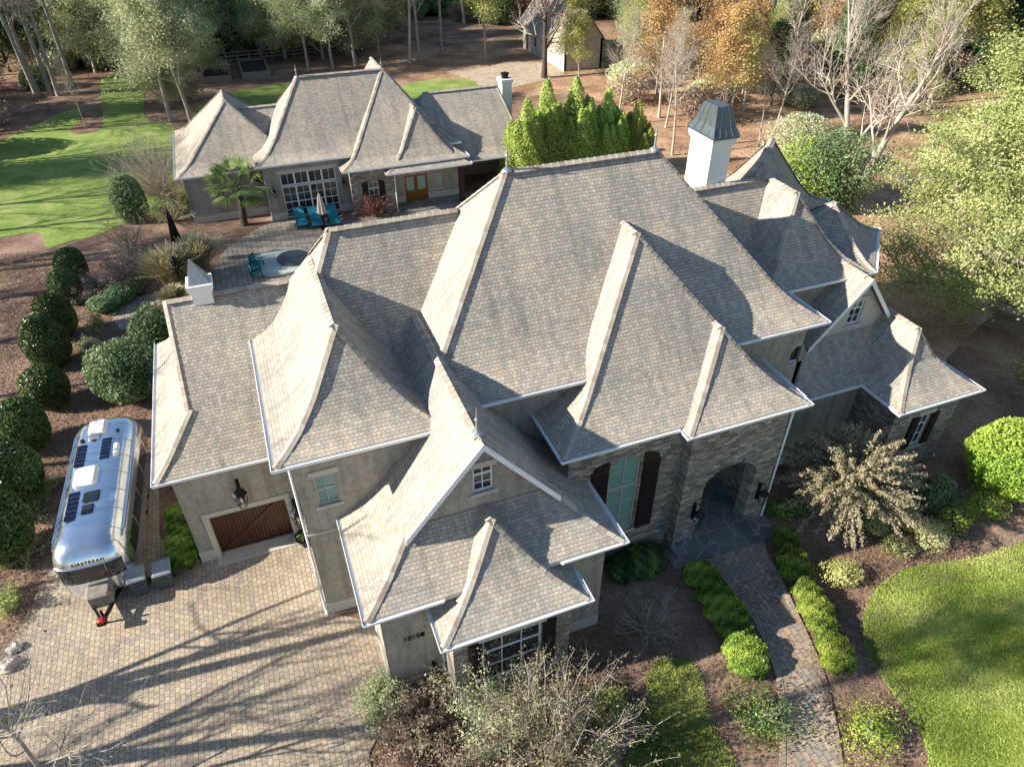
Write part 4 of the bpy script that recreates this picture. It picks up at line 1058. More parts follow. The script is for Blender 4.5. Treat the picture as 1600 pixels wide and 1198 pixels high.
sn = MB(); g0 = G(1432, 300); sn.tube([g0, g0 + V3((.1, 0, 2)), g0 + V3((.25, .1, 4.0)), g0 + V3((.1, .1, 5.4))], [.24, .2, .15, .09], 8); sn.tube([g0 + V3((.25, .1, 4.0)), g0 + V3((.75, 0, 4.9))], [.13, .08], 6)
sn.tube([g0 + V3((.2, .05, 3.2)), g0 + V3((-.5, 0, 4.0))], [.09, .05], 6)
tag(sn.build('snag', M['palebark'], org=g0), 'broken pale dead trunk beside the big green tree', 'tree stump')
big = make_tree('broad_green_tree', 91, 15.5, .42, 'bark', 'twig', 'bright', per=74, lspread=.38, lsize=.08, clear=.05, limbs=46, levels=3, kids=(7, 5), limb_len=.44, ang=(60, 100), lflat=.6, droop=.12)
gb = G(1612, 310, 8); gb.z = 0
put(big, gb, 1.06, 0, 'huge bright green leafy tree filling the right edge')
dkt = make_tree('dark_trunked_tree', 88, 15, .36, 'darkbark', 'twig', 'redleaf', per=7, lspread=.5, lsize=.13, keep=.5, clear=.2, limbs=18, levels=3, kids=(5, 4), limb_len=.30)
put(dkt, G(850, 122), 1.0, .4, 'dark straight-trunked tree in front of the rendered outbuilding')
put(olive[1], G(300, 193), .95, 1.0, 'leaning olive-leaved tree left of the planting beds', tilt=(0, -.06))
put(olive[2], G(268, 190), 1.0, 2.2, 'tall olive-leaved tree at the right border of the back lawn', tilt=(0, -.10))
for i, (u, v, s, w) in enumerate([(150, 114, 1.1, 'at the left side of the narrow lawn end'), (196, 108, 1.15, 'at the far end of the narrow lawn'), (240, 112, 1.2, 'at the right side of the narrow lawn end'), (335, 92, 1.15, 'behind the left raised bed'), (405, 86, 1.1, 'behind the right raised bed'), (446, 92, 1.2, 'just right of the raised beds'), (100, 100, 1.25, 'between the left woods and the lawn end'), (505, 92, 1.1, 'behind the left half of the guest house ridge'), (545, 84, 1.15, 'behind the right half of the guest house ridge'), (285, 100, 1.0, 'between lawn end and raised beds')]):
    put(olow[i % 2], G(u, v), s * .95, i * 1.37, 'broad sunlit pale olive tree ' + w, 'tree', 'broad olive trees at the wood edge')
for i, (u, v, s, k) in enumerate([(482, 112, .9, 'o'), (520, 108, .85, 'o'), (556, 104, 1.0, 'o'), (640, 100, 1.1, 'p'), (656, 96, .9, 'b'), (592, 88, .8, 'b'), (690, 82, .95, 'b'), (758, 96, 1.0, 'y'), (60, 148, 1.1, 'b'), (92, 150, 1.1, 'b'), (80, 150, 1.15, 'b')]):
    P = {'o': olive, 'p': paleb, 'b': bare, 'y': yell}[k]; nm = {'o': 'olive-leaved', 'p': 'pale-trunked bare', 'b': 'grey bare', 'y': 'yellow-leaved'}[k]
    where = {0: 'furthest left of three behind the guest house ridge', 1: 'in the middle of three behind the guest house ridge', 2: 'furthest right of three behind the guest house ridge', 3: 'alone on the leaf-strewn slope, the palest trunk', 4: 'just right of the palest trunk on the slope', 5: 'at the left end of the leaf-strewn slope',
             6: 'midway along the leaf-strewn slope', 7: 'near the sandy clearing', 8: 'leftmost of three where the back lawn meets the woods', 9: 'rightmost of three where the back lawn meets the woods', 10: 'between two trunks where the back lawn meets the woods'}[i]
    put(P[i % len(P)], G(u, v), s, i * 1.7, f'{nm} tree {where}')
for i, (u, v, s, k, w) in enumerate([(1050, 243, .62, 'p', 'slender pale bare tree left of the white chimney'), (1040, 200, .6, 'p', 'small bare tree behind the left side of the white chimney'), (1112, 165, .75, 'o', 'orange-leaved tree right above the white chimney'),
                                 (1160, 175, .7, 'o', 'orange-leaved tree up and right of the white chimney'), (965, 195, .62, 'p', 'bushy pale bare tree above the right arborvitae'), (1255, 75, .9, 'b', 'tall dark-trunked tree near the white fence rail'), (905, 120, .55, 'y', 'yellow-green tree right beside the rendered outbuilding'), (1000, 150, .7, 'y', 'yellow-green tree behind the tangle of bare branches'), (1185, 228, .5, 'p', 'thin bare sapling right of the white chimney')]):
    P = {'p': paleb, 'o': orng, 'b': bare, 'y': yell}[k]; put(P[i % len(P)], G(u, v), s, i * 2.3 + 1, w)
# small bare trees on the back lawn
put(paleb[0], G(135, 200), .36, 1, 'small young bare tree in a mulch ring on the back lawn')
sheet('mulch_ring', [(G(135,200).x + 1.5*math.cos(t*.4), G(135,200).y + 2.2*math.sin(t*.4)) for t in range(16)], .05, M['mulch'])

# clipped and blob shrubs
def lumps(rng, k=26, amp=.13, sharp=9):
    D = rng.normal(0, 1, (k, 3)); D /= np.linalg.norm(D, axis=1)[:, None]; A = rng.uniform(-.3, 1, k) * amp
    return lambda U: 1 + (A[None, :] * np.exp(sharp * (U @ D.T - 1))).sum(1)
def shrub(name, seed, r, n, mat, size, amp=.13, shell=.12, stems=0, zc=None, core=.8, jitter=.6, stemmat='twig', open_=False, power=2.0):
    """r=(rx,ry,rz); foliage of n leaves round a lumpy body; base at origin"""
    rng = np.random.default_rng(seed); mb = MB(); zc = r[2] * .95 if zc is None else zc
    U = rng.normal(0, 1, (n, 3)); U /= np.linalg.norm(U, axis=1)[:, None]; L = lumps(rng, amp=amp)
    if power != 2.0: U = U / ((np.abs(U) ** power).sum(1) ** (1 / power))[:, None]
    rad = L(U / np.linalg.norm(U, axis=1)[:, None])
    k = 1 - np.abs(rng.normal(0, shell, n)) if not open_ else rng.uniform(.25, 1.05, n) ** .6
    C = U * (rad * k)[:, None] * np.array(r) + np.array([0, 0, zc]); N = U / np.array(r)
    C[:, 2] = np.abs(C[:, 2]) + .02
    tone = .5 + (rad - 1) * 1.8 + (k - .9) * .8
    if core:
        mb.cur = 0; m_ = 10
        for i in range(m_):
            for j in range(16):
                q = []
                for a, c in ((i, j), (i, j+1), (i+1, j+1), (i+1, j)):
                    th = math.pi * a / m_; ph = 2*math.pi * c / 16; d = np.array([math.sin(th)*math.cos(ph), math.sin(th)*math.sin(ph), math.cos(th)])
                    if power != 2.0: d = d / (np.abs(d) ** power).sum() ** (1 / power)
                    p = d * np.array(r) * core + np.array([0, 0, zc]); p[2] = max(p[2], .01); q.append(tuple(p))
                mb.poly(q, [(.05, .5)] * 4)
    if stems:
        rg = random.Random(seed)
        mb.cur = 1
        for i in range(stems):
            az = rg.uniform(0, 6.28); k2 = rg.uniform(.4, 1.08); el = rg.uniform(.15, 1.45)
            e = V3((math.cos(az)*math.cos(el)*r[0]*k2, math.sin(az)*math.cos(el)*r[1]*k2, zc + math.sin(el)*r[2]*k2)); m1 = e * .5 + V3((0, 0, r[2] * .2))
            mb.tube([V3((rg.gauss(0, .08), rg.gauss(0, .08), 0)), m1 + V3((rg.gauss(0,.08), rg.gauss(0,.08), 0)), e], [.02, .012, .004], 3, cap=False)
    mb.cur = 0
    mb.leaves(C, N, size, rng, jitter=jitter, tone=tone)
    return mb
def put_shrub(name, loc, mb, mat, label, cat='shrub', group=None, stemmat='twig', rz=0):
    o = mb.build(name, [M[mat], M[stemmat]], org=V3((0, 0, 0))); o.location = loc; o.rotation_euler.z = rz
    return tag(o, label, cat, group)
def clone(o, loc, s=1, rz=0, sz=None, label=None, group=None):
    c = o.copy(); COL.objects.link(c); c.location = loc; c.scale = (s, s, sz or s); c.rotation_euler.z = rz
    if label: c['label'] = label
    if group: c['group'] = group
    return c
# row of clipped egg-shaped hollies down the left side
base = None
rowlab = ['farthest egg-shaped clipped holly of the left-hand row, by the lawn edge', 'second farthest clipped holly of the row, sunlit on its left side', 'clipped holly of the row next to the pinkish dried shrubs, above the largest gap',
          'clipped holly of the row level with the stone chimney of the garage wing', 'clipped holly of the row just above the silver trailer', 'clipped holly of the row left of the trailer tail', 'big clipped holly of the row left of the trailer middle', 'nearest clipped holly of the row, cut by the left edge']
for i, (u, v, s) in enumerate([(112, 418, .92), (100, 447, .88), (88, 500, 1.0), (75, 545, 1.08), (73, 606, 1.0), (37, 672, 1.08), (20, 752, 1.18), (-6, 840, 1.2)]):
    p = G(u, v, 1.15); p.z = 0
    if base is None:
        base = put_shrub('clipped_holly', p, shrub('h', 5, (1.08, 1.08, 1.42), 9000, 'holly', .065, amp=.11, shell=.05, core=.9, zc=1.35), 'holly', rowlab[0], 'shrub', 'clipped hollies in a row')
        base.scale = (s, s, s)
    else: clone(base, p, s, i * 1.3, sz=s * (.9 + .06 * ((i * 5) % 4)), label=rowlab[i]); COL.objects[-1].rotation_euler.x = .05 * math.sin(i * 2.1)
# hedges beside the path
def hedge(name, line, w, h, n, mat, label, seed, size=.05):
    rng = np.random.default_rng(seed); line = [np.array(p) for p in line]; seg = [np.linalg.norm(b_ - a) for a, b_ in zip(line, line[1:])]; T = sum(seg); cum = np.concatenate([[0], np.cumsum(seg)])
    t = rng.uniform(0, T, n); idx = np.clip(np.searchsorted(cum, t) - 1, 0, len(seg) - 1); a = np.array(line)[idx]; c = np.array(line)[idx + 1]; f = ((t - cum[idx]) / np.array(seg)[idx])[:, None]
    P = a + (c - a) * f; d = (c - a) / np.linalg.norm(c - a, axis=1)[:, None]; nrm = np.stack([-d[:, 1], d[:, 0]], 1)
    ang = rng.uniform(-.15 * math.pi, 1.15 * math.pi, n); ex = 3.2
    cs, sn_ = np.cos(ang), np.sin(ang); k = (np.abs(cs)**ex + np.abs(sn_)**ex) ** (-1/ex)
    wob = 1 + .12*np.sin(t*3.1 + seed) + .09*np.sin(t*7.7 + ang*3) + .06*np.sin(t*15 - ang*5) + rng.normal(0, .045, n)
    endf = np.clip(np.minimum(t, T - t) / (w * .5), 0, 1); endk = np.sqrt(1 - (1 - endf)**2) * .75 + .25
    X = P + nrm * (cs * k * wob * endk * w / 2)[:, None]; Z = h * .5 + sn_ * k * wob * h * .5 * (.6 + .4*endk); Z = np.maximum(Z, .02)
    C = np.stack([X[:, 0], X[:, 1], Z], 1); N = np.stack([nrm[:, 0] * cs, nrm[:, 1] * cs, sn_ + .2], 1)
    mb = MB()
    # inner body
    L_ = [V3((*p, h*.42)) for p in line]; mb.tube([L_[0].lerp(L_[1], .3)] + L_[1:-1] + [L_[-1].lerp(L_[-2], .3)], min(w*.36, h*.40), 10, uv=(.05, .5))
    mb.leaves(C, N, size, rng, jitter=.55, tone=.45 + (wob - 1) * 2.2)
    o = mb.build(name, [M[mat]], org=V3((*line[0], 0))); return tag(o, label, 'hedge')
hedge('hedge', GP([(1083, 892), (1105, 925), (1138, 975), (1160, 1025), (1176, 1068)]), 1.25, .75, 26000, 'boxwood', 'low clipped boxwood hedge along the left side of the garden path', 1)
hedge('hedge', GP([(1222, 838), (1232, 880), (1252, 925), (1278, 975), (1300, 1022), (1312, 1062)]), 1.0, .75, 24000, 'boxwood', 'low clipped boxwood hedge along the right side of the garden path', 2)
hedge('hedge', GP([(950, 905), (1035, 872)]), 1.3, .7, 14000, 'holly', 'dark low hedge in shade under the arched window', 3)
hedge('hedge', [(-5.9, 21.9), (-5.9, 25.5)], 1.1, .9, 15000, 'boxwood', 'shaded boxwood hedge between the trailer and the garage wall', 4)
put_shrub('evergreen_shrub', G(248, 548), shrub('e', 8, (1.3, 1.3, 1.3), 8000, 'evergreen', .09, amp=.3, shell=.2, core=.7), 'evergreen', 'dark feathery evergreen shrub at the back corner of the garage wing')
put_shrub('evergreen_shrub', G(210, 612), shrub('e', 9, (1.6, 1.9, 1.4), 12000, 'evergreen', .09, amp=.3, shell=.2, core=.7), 'evergreen', 'large dark spreading evergreen just beyond the trailer tail')
# arborvitae
arb = None
def arbor(seed):
    rng = np.random.default_rng(seed); mb = MB(); cones = [(0, 0, 7.5, 1.35)]
    for i in range(13):
        az = i * 2.399; rr_ = .7 + 1.15 * ((i * .618) % 1); cones.append((math.cos(az)*rr_, math.sin(az)*rr_, 7.5 - 1.5*rr_ + rng.uniform(-.7, .4), .9 + .3*rng.random()))
    for (cx, cy, h, r0) in cones:
        n = int(2900 * r0 * h / 6); z = rng.uniform(0, 1, n) ** .75; az = rng.uniform(0, 6.283, n)
        r = np.minimum(1, (1 - z) ** .62 * 1.2) * r0 * (1 + .22*np.sin(az*4 + z*13 + cx*5) + rng.normal(0, .10, n)) + .04
        k = 1 - np.abs(rng.normal(0, .16, n)); C = np.stack([cx + r*k*np.cos(az), cy + r*k*np.sin(az), .1 + z*h + rng.normal(0, .08, n)], 1)
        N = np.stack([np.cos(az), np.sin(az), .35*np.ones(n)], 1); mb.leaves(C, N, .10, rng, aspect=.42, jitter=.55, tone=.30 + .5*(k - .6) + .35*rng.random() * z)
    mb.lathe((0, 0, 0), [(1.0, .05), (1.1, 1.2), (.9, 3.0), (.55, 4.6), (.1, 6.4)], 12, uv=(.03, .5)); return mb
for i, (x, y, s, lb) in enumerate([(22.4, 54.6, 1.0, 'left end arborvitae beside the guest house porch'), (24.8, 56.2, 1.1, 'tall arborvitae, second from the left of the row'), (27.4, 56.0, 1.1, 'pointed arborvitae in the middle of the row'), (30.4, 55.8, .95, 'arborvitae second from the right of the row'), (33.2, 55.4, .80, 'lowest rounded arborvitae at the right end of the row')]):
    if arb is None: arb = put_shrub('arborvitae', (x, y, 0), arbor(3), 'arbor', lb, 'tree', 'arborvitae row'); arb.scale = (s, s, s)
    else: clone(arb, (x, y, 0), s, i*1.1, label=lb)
# ornamental tree with radiating pale branches
def starburst(seed):
    rg = random.Random(seed); rng = np.random.default_rng(seed); tw = MB(); tr = MB(); C = []; N = []; tone = []
    tr.tube([V3((0,0,-.05)), V3((.05,0,.6)), V3((0,.05,2.8))], [.14, .11, .08], 8)
    for i in range(250):
        az = i * 2.399 + rg.uniform(-.2, .2); el = math.asin(rg.uniform(-.35, .97)); L = rg.uniform(2.2, 3.3) * (1 - .22*math.sin(el))
        d = V3((math.cos(az)*math.cos(el), math.sin(az)*math.cos(el), math.sin(el))); p = V3((0, 0, 2.7)); pts = [p.copy()]
        for k in range(6):
            dd = (d + V3((rg.gauss(0,.08), rg.gauss(0,.08), .05 - .07*k*math.cos(el)))).normalized(); p = p + dd * (L/6); pts.append(p.copy())
        tw.tube(pts, [.035, .026, .02, .015, .011, .007, .004], 4, cap=False)
        for k in range(2, 7):
            a, b_ = pts[k-1], pts[k]
            for m in range(34):
                t = rg.random(); q = a.lerp(b_, t); w = .16 * (1.15 - k/8)
                o_ = V3((rg.gauss(0, w), rg.gauss(0, w), rg.gauss(0, w*.8))); C.append(tuple(q + o_)); nn = o_.normalized() + V3((0,0,.5)); N.append(tuple(nn)); tone.append(.25 + .12*(k-2) + rg.gauss(0,.15))
    tw.leaves(np.array(C), np.array(N), .07, rng, jitter=.5, tone=np.array(tone)); tw.arr[-1] = (tw.arr[-1][0], tw.arr[-1][1], 1)
    return tr, tw
tr, tw = starburst(4)
ro = empty('ornamental_tree', V3((20.9, 14.7, 0)), 'star-shaped small tree with pale grey-green leafy branches right of the entrance', 'tree')
o = tr.build('trunk', M['bark'], org=V3((0,0,0))); o.parent = ro
o = tw.build('crown', [M['twig'], M['silver']], org=V3((0,0,0))); o.parent = ro
# shrubs on the right
put_shrub('round_shrub', G(1562, 762), shrub('r', 21, (1.75, 1.75, 1.75), 20000, 'bright', .075, amp=.25, shell=.13, core=.8), 'boxwood', 'big round light green shrub at the right edge')
put_shrub('camellia_shrub', G(1450, 790), shrub('r', 22, (.7, .7, .7), 3500, 'evergreen', .075, amp=.3, shell=.2, core=.6), 'evergreen', 'dark green shrub peeping out right of the star-shaped tree')
for i, (u, v, r, m, lb) in enumerate([(1395, 862, .5, 'bright', 'tiny round green shrub nearest the side lawn'), (1446, 845, .62, 'bright', 'small round green shrub right of the tiniest one'), (1490, 815, .7, 'boxwood', 'spreading green shrub left of the shrub pair under the big round shrub'), (1535, 800, .75, 'boxwood', 'spreading green shrub under the big round shrub'), (1412, 820, .55, 'yellowgreen', 'small yellowish shrub at the foot of the star-shaped tree'), (1362, 826, .45, 'yellowgreen', 'thin yellow-green tuft below the star-shaped tree'), (1357, 1150, .7, 'boxwood', 'sparse low shrub beside the path light'), (1186, 1130, .85, 'holly', 'dark speckled shrub between small lawn and path'), (1310, 905, .6, 'yellowgreen', 'wispy pale groundcover clump right of the path hedge'), (1215, 800, .45, 'boxwood', 'shaded green shrub right of the entrance steps'), (1245, 800, .5, 'holly', 'dark shrub in shade at the start of the right path hedge')]):
    put_shrub('small_shrub', G(u, v), shrub('s', 30 + i, (r, r, r*.7), int(1700 * r / .5), m, .05, amp=.7, shell=.38, core=0, stems=46), m, lb)
# foreground shrubs
def wiry(seed, r, nst, nleaf, h):
    rg = random.Random(seed); rng = np.random.default_rng(seed); mb = MB(); C = []
    for i in range(nst):
        az = rg.uniform(0, 6.283); el = rg.uniform(.35, 1.5); L = h * rg.uniform(.55, 1.05)
        d = V3((math.cos(az)*math.cos(el), math.sin(az)*math.cos(el), math.sin(el))); p = V3((rg.gauss(0,.12), rg.gauss(0,.12), 0)); pts = [p.copy()]
        for k in range(5):
            d = (d + V3((rg.gauss(0,.14), rg.gauss(0,.14), rg.gauss(0,.08)))).normalized(); p = p + V3((d.x*r, d.y*r, d.z)) * (L/5); pts.append(p.copy())
            if k > 0:
                for m in range(2):
                    e = (d + V3((rg.gauss(0,.6), rg.gauss(0,.6), rg.gauss(0,.4)))).normalized(); q = p + e * L * rg.uniform(.1, .25); mb.tube([p, q], [.008, .003], 3, cap=False); C += [tuple(p.lerp(q, t)) for t in (.5, .8, 1)]
        mb.tube(pts, [.032, .024, .018, .013, .009, .004], 4, cap=False); C += [tuple(x) for x in pts[2:]]
    C = np.array(C); C = C[rng.integers(0, len(C), nleaf)] + rng.normal(0, .10, (nleaf, 3)); C[:, 2] = np.abs(C[:, 2])
    mb.leaves(C, rng.normal(0, 1, C.shape) + [0, 0, .8], .048, rng, jitter=.3); mb.arr[-1] = (mb.arr[-1][0], mb.arr[-1][1], 1); return mb
def put_wiry(name, loc, mb, leaf, label, cat='shrub', tw='twig'):
    o = mb.build(name, [M[tw], M[leaf]], org=V3((0,0,0))); o.location = loc; return tag(o, label, cat)
put_wiry('crape_myrtle', G(860, 1200), wiry(1, .95, 125, 13000, 3.9), 'olivebrown', 'large twiggy shrub with dry tan leaves in front of the stone bay')
put_wiry('leafy_shrub', G(795, 1165), wiry(2, .95, 80, 9000, 3.2), 'olive', 'olive-leaved twiggy shrub against the stone bay window')
put_wiry('dry_shrub', G(770, 1235), wiry(3, 1.2, 80, 11000, 2.0), 'brownleaf', 'brown dry shrub at the bottom edge below the stone bay')
put_wiry('dry_shrub', G(650, 1160), wiry(4, 1.5, 85, 14000, 1.25), 'brownleaf', 'low rust-brown shrub at the end of the drive')
put_wiry('nandina_shrub', G(598, 1102), wiry(5, 1.0, 55, 7500, 1.25), 'olive', 'small greenish-brown shrub beside the numbered wall')
put_wiry('nandina_shrub', G(690, 1085), wiry(6, 1.1, 40, 5000, .8), 'brownleaf', 'low brown shrub at the foot of the numbered wall')
put_wiry('azalea_shrub', G(945, 1110), wiry(7, 1.0, 45, 5000, .75), 'yellowgreen', 'yellow-green shrub left of the small front lawn')
put_wiry('azalea_shrub', G(930, 1190), wiry(8, 1.0, 45, 4500, .8), 'olive', 'grey-green shrub at the bottom edge left of the small front lawn')
put_wiry('bare_shrub', G(1010, 985), wiry(9, 1.3, 50, 200, 1.5), 'brownleaf', 'leafless arching shrub in the shade between house and path', tw='bark')
put_wiry('barberry_shrub', G(590, 338), wiry(10, 1.1, 60, 7000, 1.7), 'redleaf', 'dark red shrub in front of the guest house stone bay')
put_wiry('bare_shrub', G(255, 305), wiry(11, 1.25, 230, 5000, 5.2), 'pinkish', 'big round leafless shrub at the edge of the back lawn', tw='paletwig')
put_wiry('bare_shrub', G(205, 395), wiry(12, 1.4, 80, 2500, 2.4), 'brownleaf', 'dark brown leafless shrub behind the pinkish dried shrubs', tw='bark')
put_wiry('hydrangea_shrub', G(165, 462), wiry(13, 1.4, 80, 11000, 2.0), 'pinkish', 'pinkish shrub of dried flower heads right of the clipped hollies', tw='bark')
put_wiry('hydrangea_shrub', G(200, 432), wiry(14, 1.4, 70, 9000, 2.0), 'pinkish', 'pinkish dried-flower shrub, the farther of the two', tw='bark')
put_wiry('leafy_shrub', G(310, 330), wiry(15, 1.2, 60, 9000, 2.6), 'yellowgreen', 'yellow-green loose shrub left of the palm')
put_wiry('bare_shrub', G(270, 345), wiry(16, 1.3, 60, 3000, 2.6), 'yellowgreen', 'half-bare shrub between lawn and tall grasses')
put_shrub('conical_evergreen', G(215, 345), shrub('c', 44, (1.1, 1.1, 1.9), 7000, 'evergreen', .1, amp=.25, shell=.15, core=.75, zc=1.7), 'evergreen', 'upright dark green shrub standing on the back lawn edge')
for i, (u, v, r) in enumerate([(168, 484, .9), (190, 470, .95), (208, 460, .8)]):
    put_shrub('low_shrub', G(u, v), shrub('l', 50 + i, (r, r, r*.6), 4000, 'evergreen', .07, amp=.2, shell=.12, core=.8), 'evergreen', ['low green mound at the patio curve, nearest the hollies', 'low green mound in the middle of three by the patio', 'low green mound at the patio curve, farthest from the hollies'][i])
for i, (u, v, r, m) in enumerate([(155, 515, .6, 'yellowgreen'), (70, 770, .55, 'yellowgreen'), (40, 870, .7, 'yellowgreen'), (140, 545, .5, 'olive'), (45, 810, .8, 'evergreen'), (15, 950, .6, 'yellowgreen'), (330, 300, .5, 'evergreen')]):
    put_wiry('wispy_shrub', G(u, v), wiry(60 + i, 1.3, 26, 2200, r * 1.4), m, ['wispy yellow tuft between the hollies and the patio', 'yellow-green tuft left of the trailer middle', 'yellow-green weed patch left of the trailer nose', 'small olive tuft beside the third nearest holly gap', 'dark green clump left of the trailer side', 'yellow tuft at the left edge by the drive corner', 'small dark plant in the bed left of the palm'][i])
# woods understory
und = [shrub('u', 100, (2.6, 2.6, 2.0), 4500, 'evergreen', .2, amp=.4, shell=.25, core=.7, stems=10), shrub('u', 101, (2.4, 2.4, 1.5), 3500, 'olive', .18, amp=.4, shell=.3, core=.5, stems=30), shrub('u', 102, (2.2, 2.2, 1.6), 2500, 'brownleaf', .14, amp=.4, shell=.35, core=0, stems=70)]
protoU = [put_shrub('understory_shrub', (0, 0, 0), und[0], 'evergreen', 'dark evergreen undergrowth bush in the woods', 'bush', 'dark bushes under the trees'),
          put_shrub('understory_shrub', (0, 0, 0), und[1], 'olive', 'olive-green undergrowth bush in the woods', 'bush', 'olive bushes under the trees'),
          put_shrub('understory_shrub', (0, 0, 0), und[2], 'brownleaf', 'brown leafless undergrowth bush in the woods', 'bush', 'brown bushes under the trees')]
cnt = [0, 0, 0]; us = []
tries = 0
while len(us) < 290 and tries < 30000:
    tries += 1
    yy = 60 + 110 * rgw.random(); xx = rgw.uniform(-75, 40 + yy * .9); u, v = PX((xx, yy, 0))
    if not (-120 < u < 1750) or v > edge_v(u) - 4 or v < -40: continue
    if 560 < u < 960 and v > 48: continue
    if any((xx - a)**2 + (yy - c)**2 < 9 for a, c in us): continue
    us.append((xx, yy)); r = rgw.random(); k = 0 if r < .42 else (1 if r < .68 else 2)
    if 960 < u: k = 2 if r < .6 else 1
    s = rgw.uniform(.6, 1.35)
    if cnt[k] == 0: protoU[k].location = (xx, yy, 0); protoU[k]['label'] = where_lab(protoU[k]['label'], u, v)
    else: clone(protoU[k], (xx, yy, 0), s, rgw.uniform(0, 6.28), label=where_lab(['dark evergreen undergrowth bush', 'olive-green undergrowth bush', 'brown leafless undergrowth bush'][k], u, v))
    cnt[k] += 1
put_shrub('magnolia_shrub', G(1288, 322), shrub('m', 120, (2.9, 2.9, 2.9), 12000, 'arbor', .12, amp=.6, shell=.32, core=.45, stems=60), 'evergreen', 'large glossy dark green bush at the foot of the sycamore')
put_shrub('magnolia_shrub', G(1245, 262), shrub('m', 121, (2.7, 2.7, 2.5), 10000, 'arbor', .11, amp=.6, shell=.35, core=.4, stems=70), 'olive', 'pale grey-green bush up and left of the sycamore foot')
put_shrub('magnolia_shrub', G(1240, 318), shrub('m', 122, (2.2, 2.2, 2.3), 8000, 'arbor', .11, amp=.6, shell=.35, core=.4, stems=60), 'boxwood', 'mid-green bush directly behind the pointed right wing roof')
# palm
def palm():
    rg = random.Random(2); tr = MB(); fr = MB(); H_ = 2.1
    tr.tube([(0,0,0), (.05,0,.7), (.1,.03,1.4), (.12,.05,H_)], [.16, .14, .14, .15], 8)
    for i in range(26):
        az = i * 2.399; el = rg.uniform(-.35, 1.25); L = rg.uniform(.7, 1.05); d = V3((math.cos(az)*math.cos(el), math.sin(az)*math.cos(el), math.sin(el)))
        c0 = V3((.12, .05, H_)); e = c0 + d * L; fr.tube([c0, c0 + d*L*.5, e], [.02, .015, .01], 4, cap=False, uv=(.4, .5))
        s = d.cross(V3((0, 0, 1))).normalized(); up_ = s.cross(d)
        for k in range(-9, 10):
            a = k * .17; dirn = (d * math.cos(a) + s * math.sin(a)); q = e + dirn * .75 * (1 - abs(k)*.02) - V3((0, 0, .12 + .02*abs(k))); w = s * .035 * math.cos(a) - d * .035 * math.sin(a)
            m_ = e.lerp(q, .5) + up_ * .03; t = rg.uniform(.2, 1)
            fr.poly([e - w*.3, m_ - w, m_ + w, e + w*.3], [(t, .5)]*4); fr.poly([m_ - w, q, m_ + w], [(t, .5)]*3)
    return tr, fr
tr, fr = palm()
ro = empty('palm_tree', G(382, 352), 'small fan palm in front of the guest house', 'palm tree')
ro.scale = (1.9, 1.9, 1.5)
o = tr.build('trunk', M['darkbark'], org=V3((0,0,0))); o.parent = ro
o = fr.build('crown', [M['palm']], org=V3((0,0,0))); o.parent = ro
# ornamental grasses
def grassclump(seed, h, r, n):
    rg = random.Random(seed); mb = MB()
    for i in range(n):
        az = rg.uniform(0, 6.283); k = rg.random() ** .6; L = h * rg.uniform(.7, 1.1); b0 = V3((rg.gauss(0, r*.12), rg.gauss(0, r*.12), 0)); t = rg.random(); w = V3((-math.sin(az), math.cos(az), 0)) * rg.uniform(.012, .026)
        pts = [b0 + V3((math.cos(az)*r*k*s*s, math.sin(az)*r*k*s*s, L*(s - .25*k*s*s))) for s in (0, .4, .75, 1)]
        for a, c, ws, we in zip(pts, pts[1:], (1, 1, .8), (1, .8, 1.4 if t > .5 else .1)): mb.poly([a - w*ws, a + w*ws, c + w*we, c - w*we], [(t, .5)]*4)
    return mb
for i, (u, v, h, r) in enumerate([(272, 448, 3.0, 1.9), (318, 430, 3.0, 1.7), (300, 452, 1.8, 1.1), (275, 478, 1.4, 1.0)]):
    o = grassclump(i, h, r, 1700).build('ornamental_grass', [M['straw']], org=V3((0,0,0))); o.location = G(u, v)
    tag(o, ['tall straw-coloured grass clump left of the folded black umbrella', 'tall straw-coloured grass clump right of the folded black umbrella', 'shorter straw grass clump behind the garage chimney', 'low straw grass tuft at the patio edge'][i], 'ornamental grass')
# near tree at the lower left with sparse leaves
nl = make_tree('dogwood_tree', 140, 7.5, .09, 'bark', 'twig', 'yellowgreen', per=1, lspread=.15, lsize=.06, keep=.12, clear=.2, limbs=14, levels=4, kids=(5, 4, 3), limb_len=.5, ang=(45, 80))
put(nl, (G(0, 1130, 5).x, G(0, 1130, 5).y, 0), 1.0, 1.0, 'bare spreading tree with a few yellow-green leaves at the lower left corner')
# stuff: grass tufts, fallen leaves
def scatter(poly, n, seed):
    xs = [p[0] for p in poly]; ys = [p[1] for p in poly]; rg = random.Random(seed); out = []
    t = 0
    while len(out) < n and t < n*12:
        t += 1; x, y = rg.uniform(min(xs), max(xs)), rg.uniform(min(ys), max(ys))
        u, v = PX((x, y, 0))
        if -20 < u < 1620 and -20 < v < 1220 and inside(x, y, poly): out.append((x, y))
    return np.array(out)
def tufts(name, poly, n, seed, label, h=.06):
    P = scatter(poly, n, seed); rng = np.random.default_rng(seed); k = len(P); mb = MB()
    P = P + rng.normal(0, .07, P.shape); C = np.column_stack([P, np.full(k, .03 + h*.4)]); N = rng.normal(0, 1, (k, 3)); N[:, 2] *= .35
    mb.leaves(C, N, h, rng, aspect=.3, jitter=.1, tone=np.clip(.45 + .22*np.sin(P[:, 0]*1.3) + .2*np.sin(P[:, 1]*1.9 + P[:, 0]*.7) + rng.normal(0, .1, k), 0, 1))
    tag(mb.build(name, [M['blade']], org=V3((0,0,0))), label, 'grass', kind='stuff')
tufts('grass', lawn_right, 60000, 1, 'short grass of the side lawn'); tufts('grass', lawn_front, 22000, 2, 'short grass of the small front lawn')
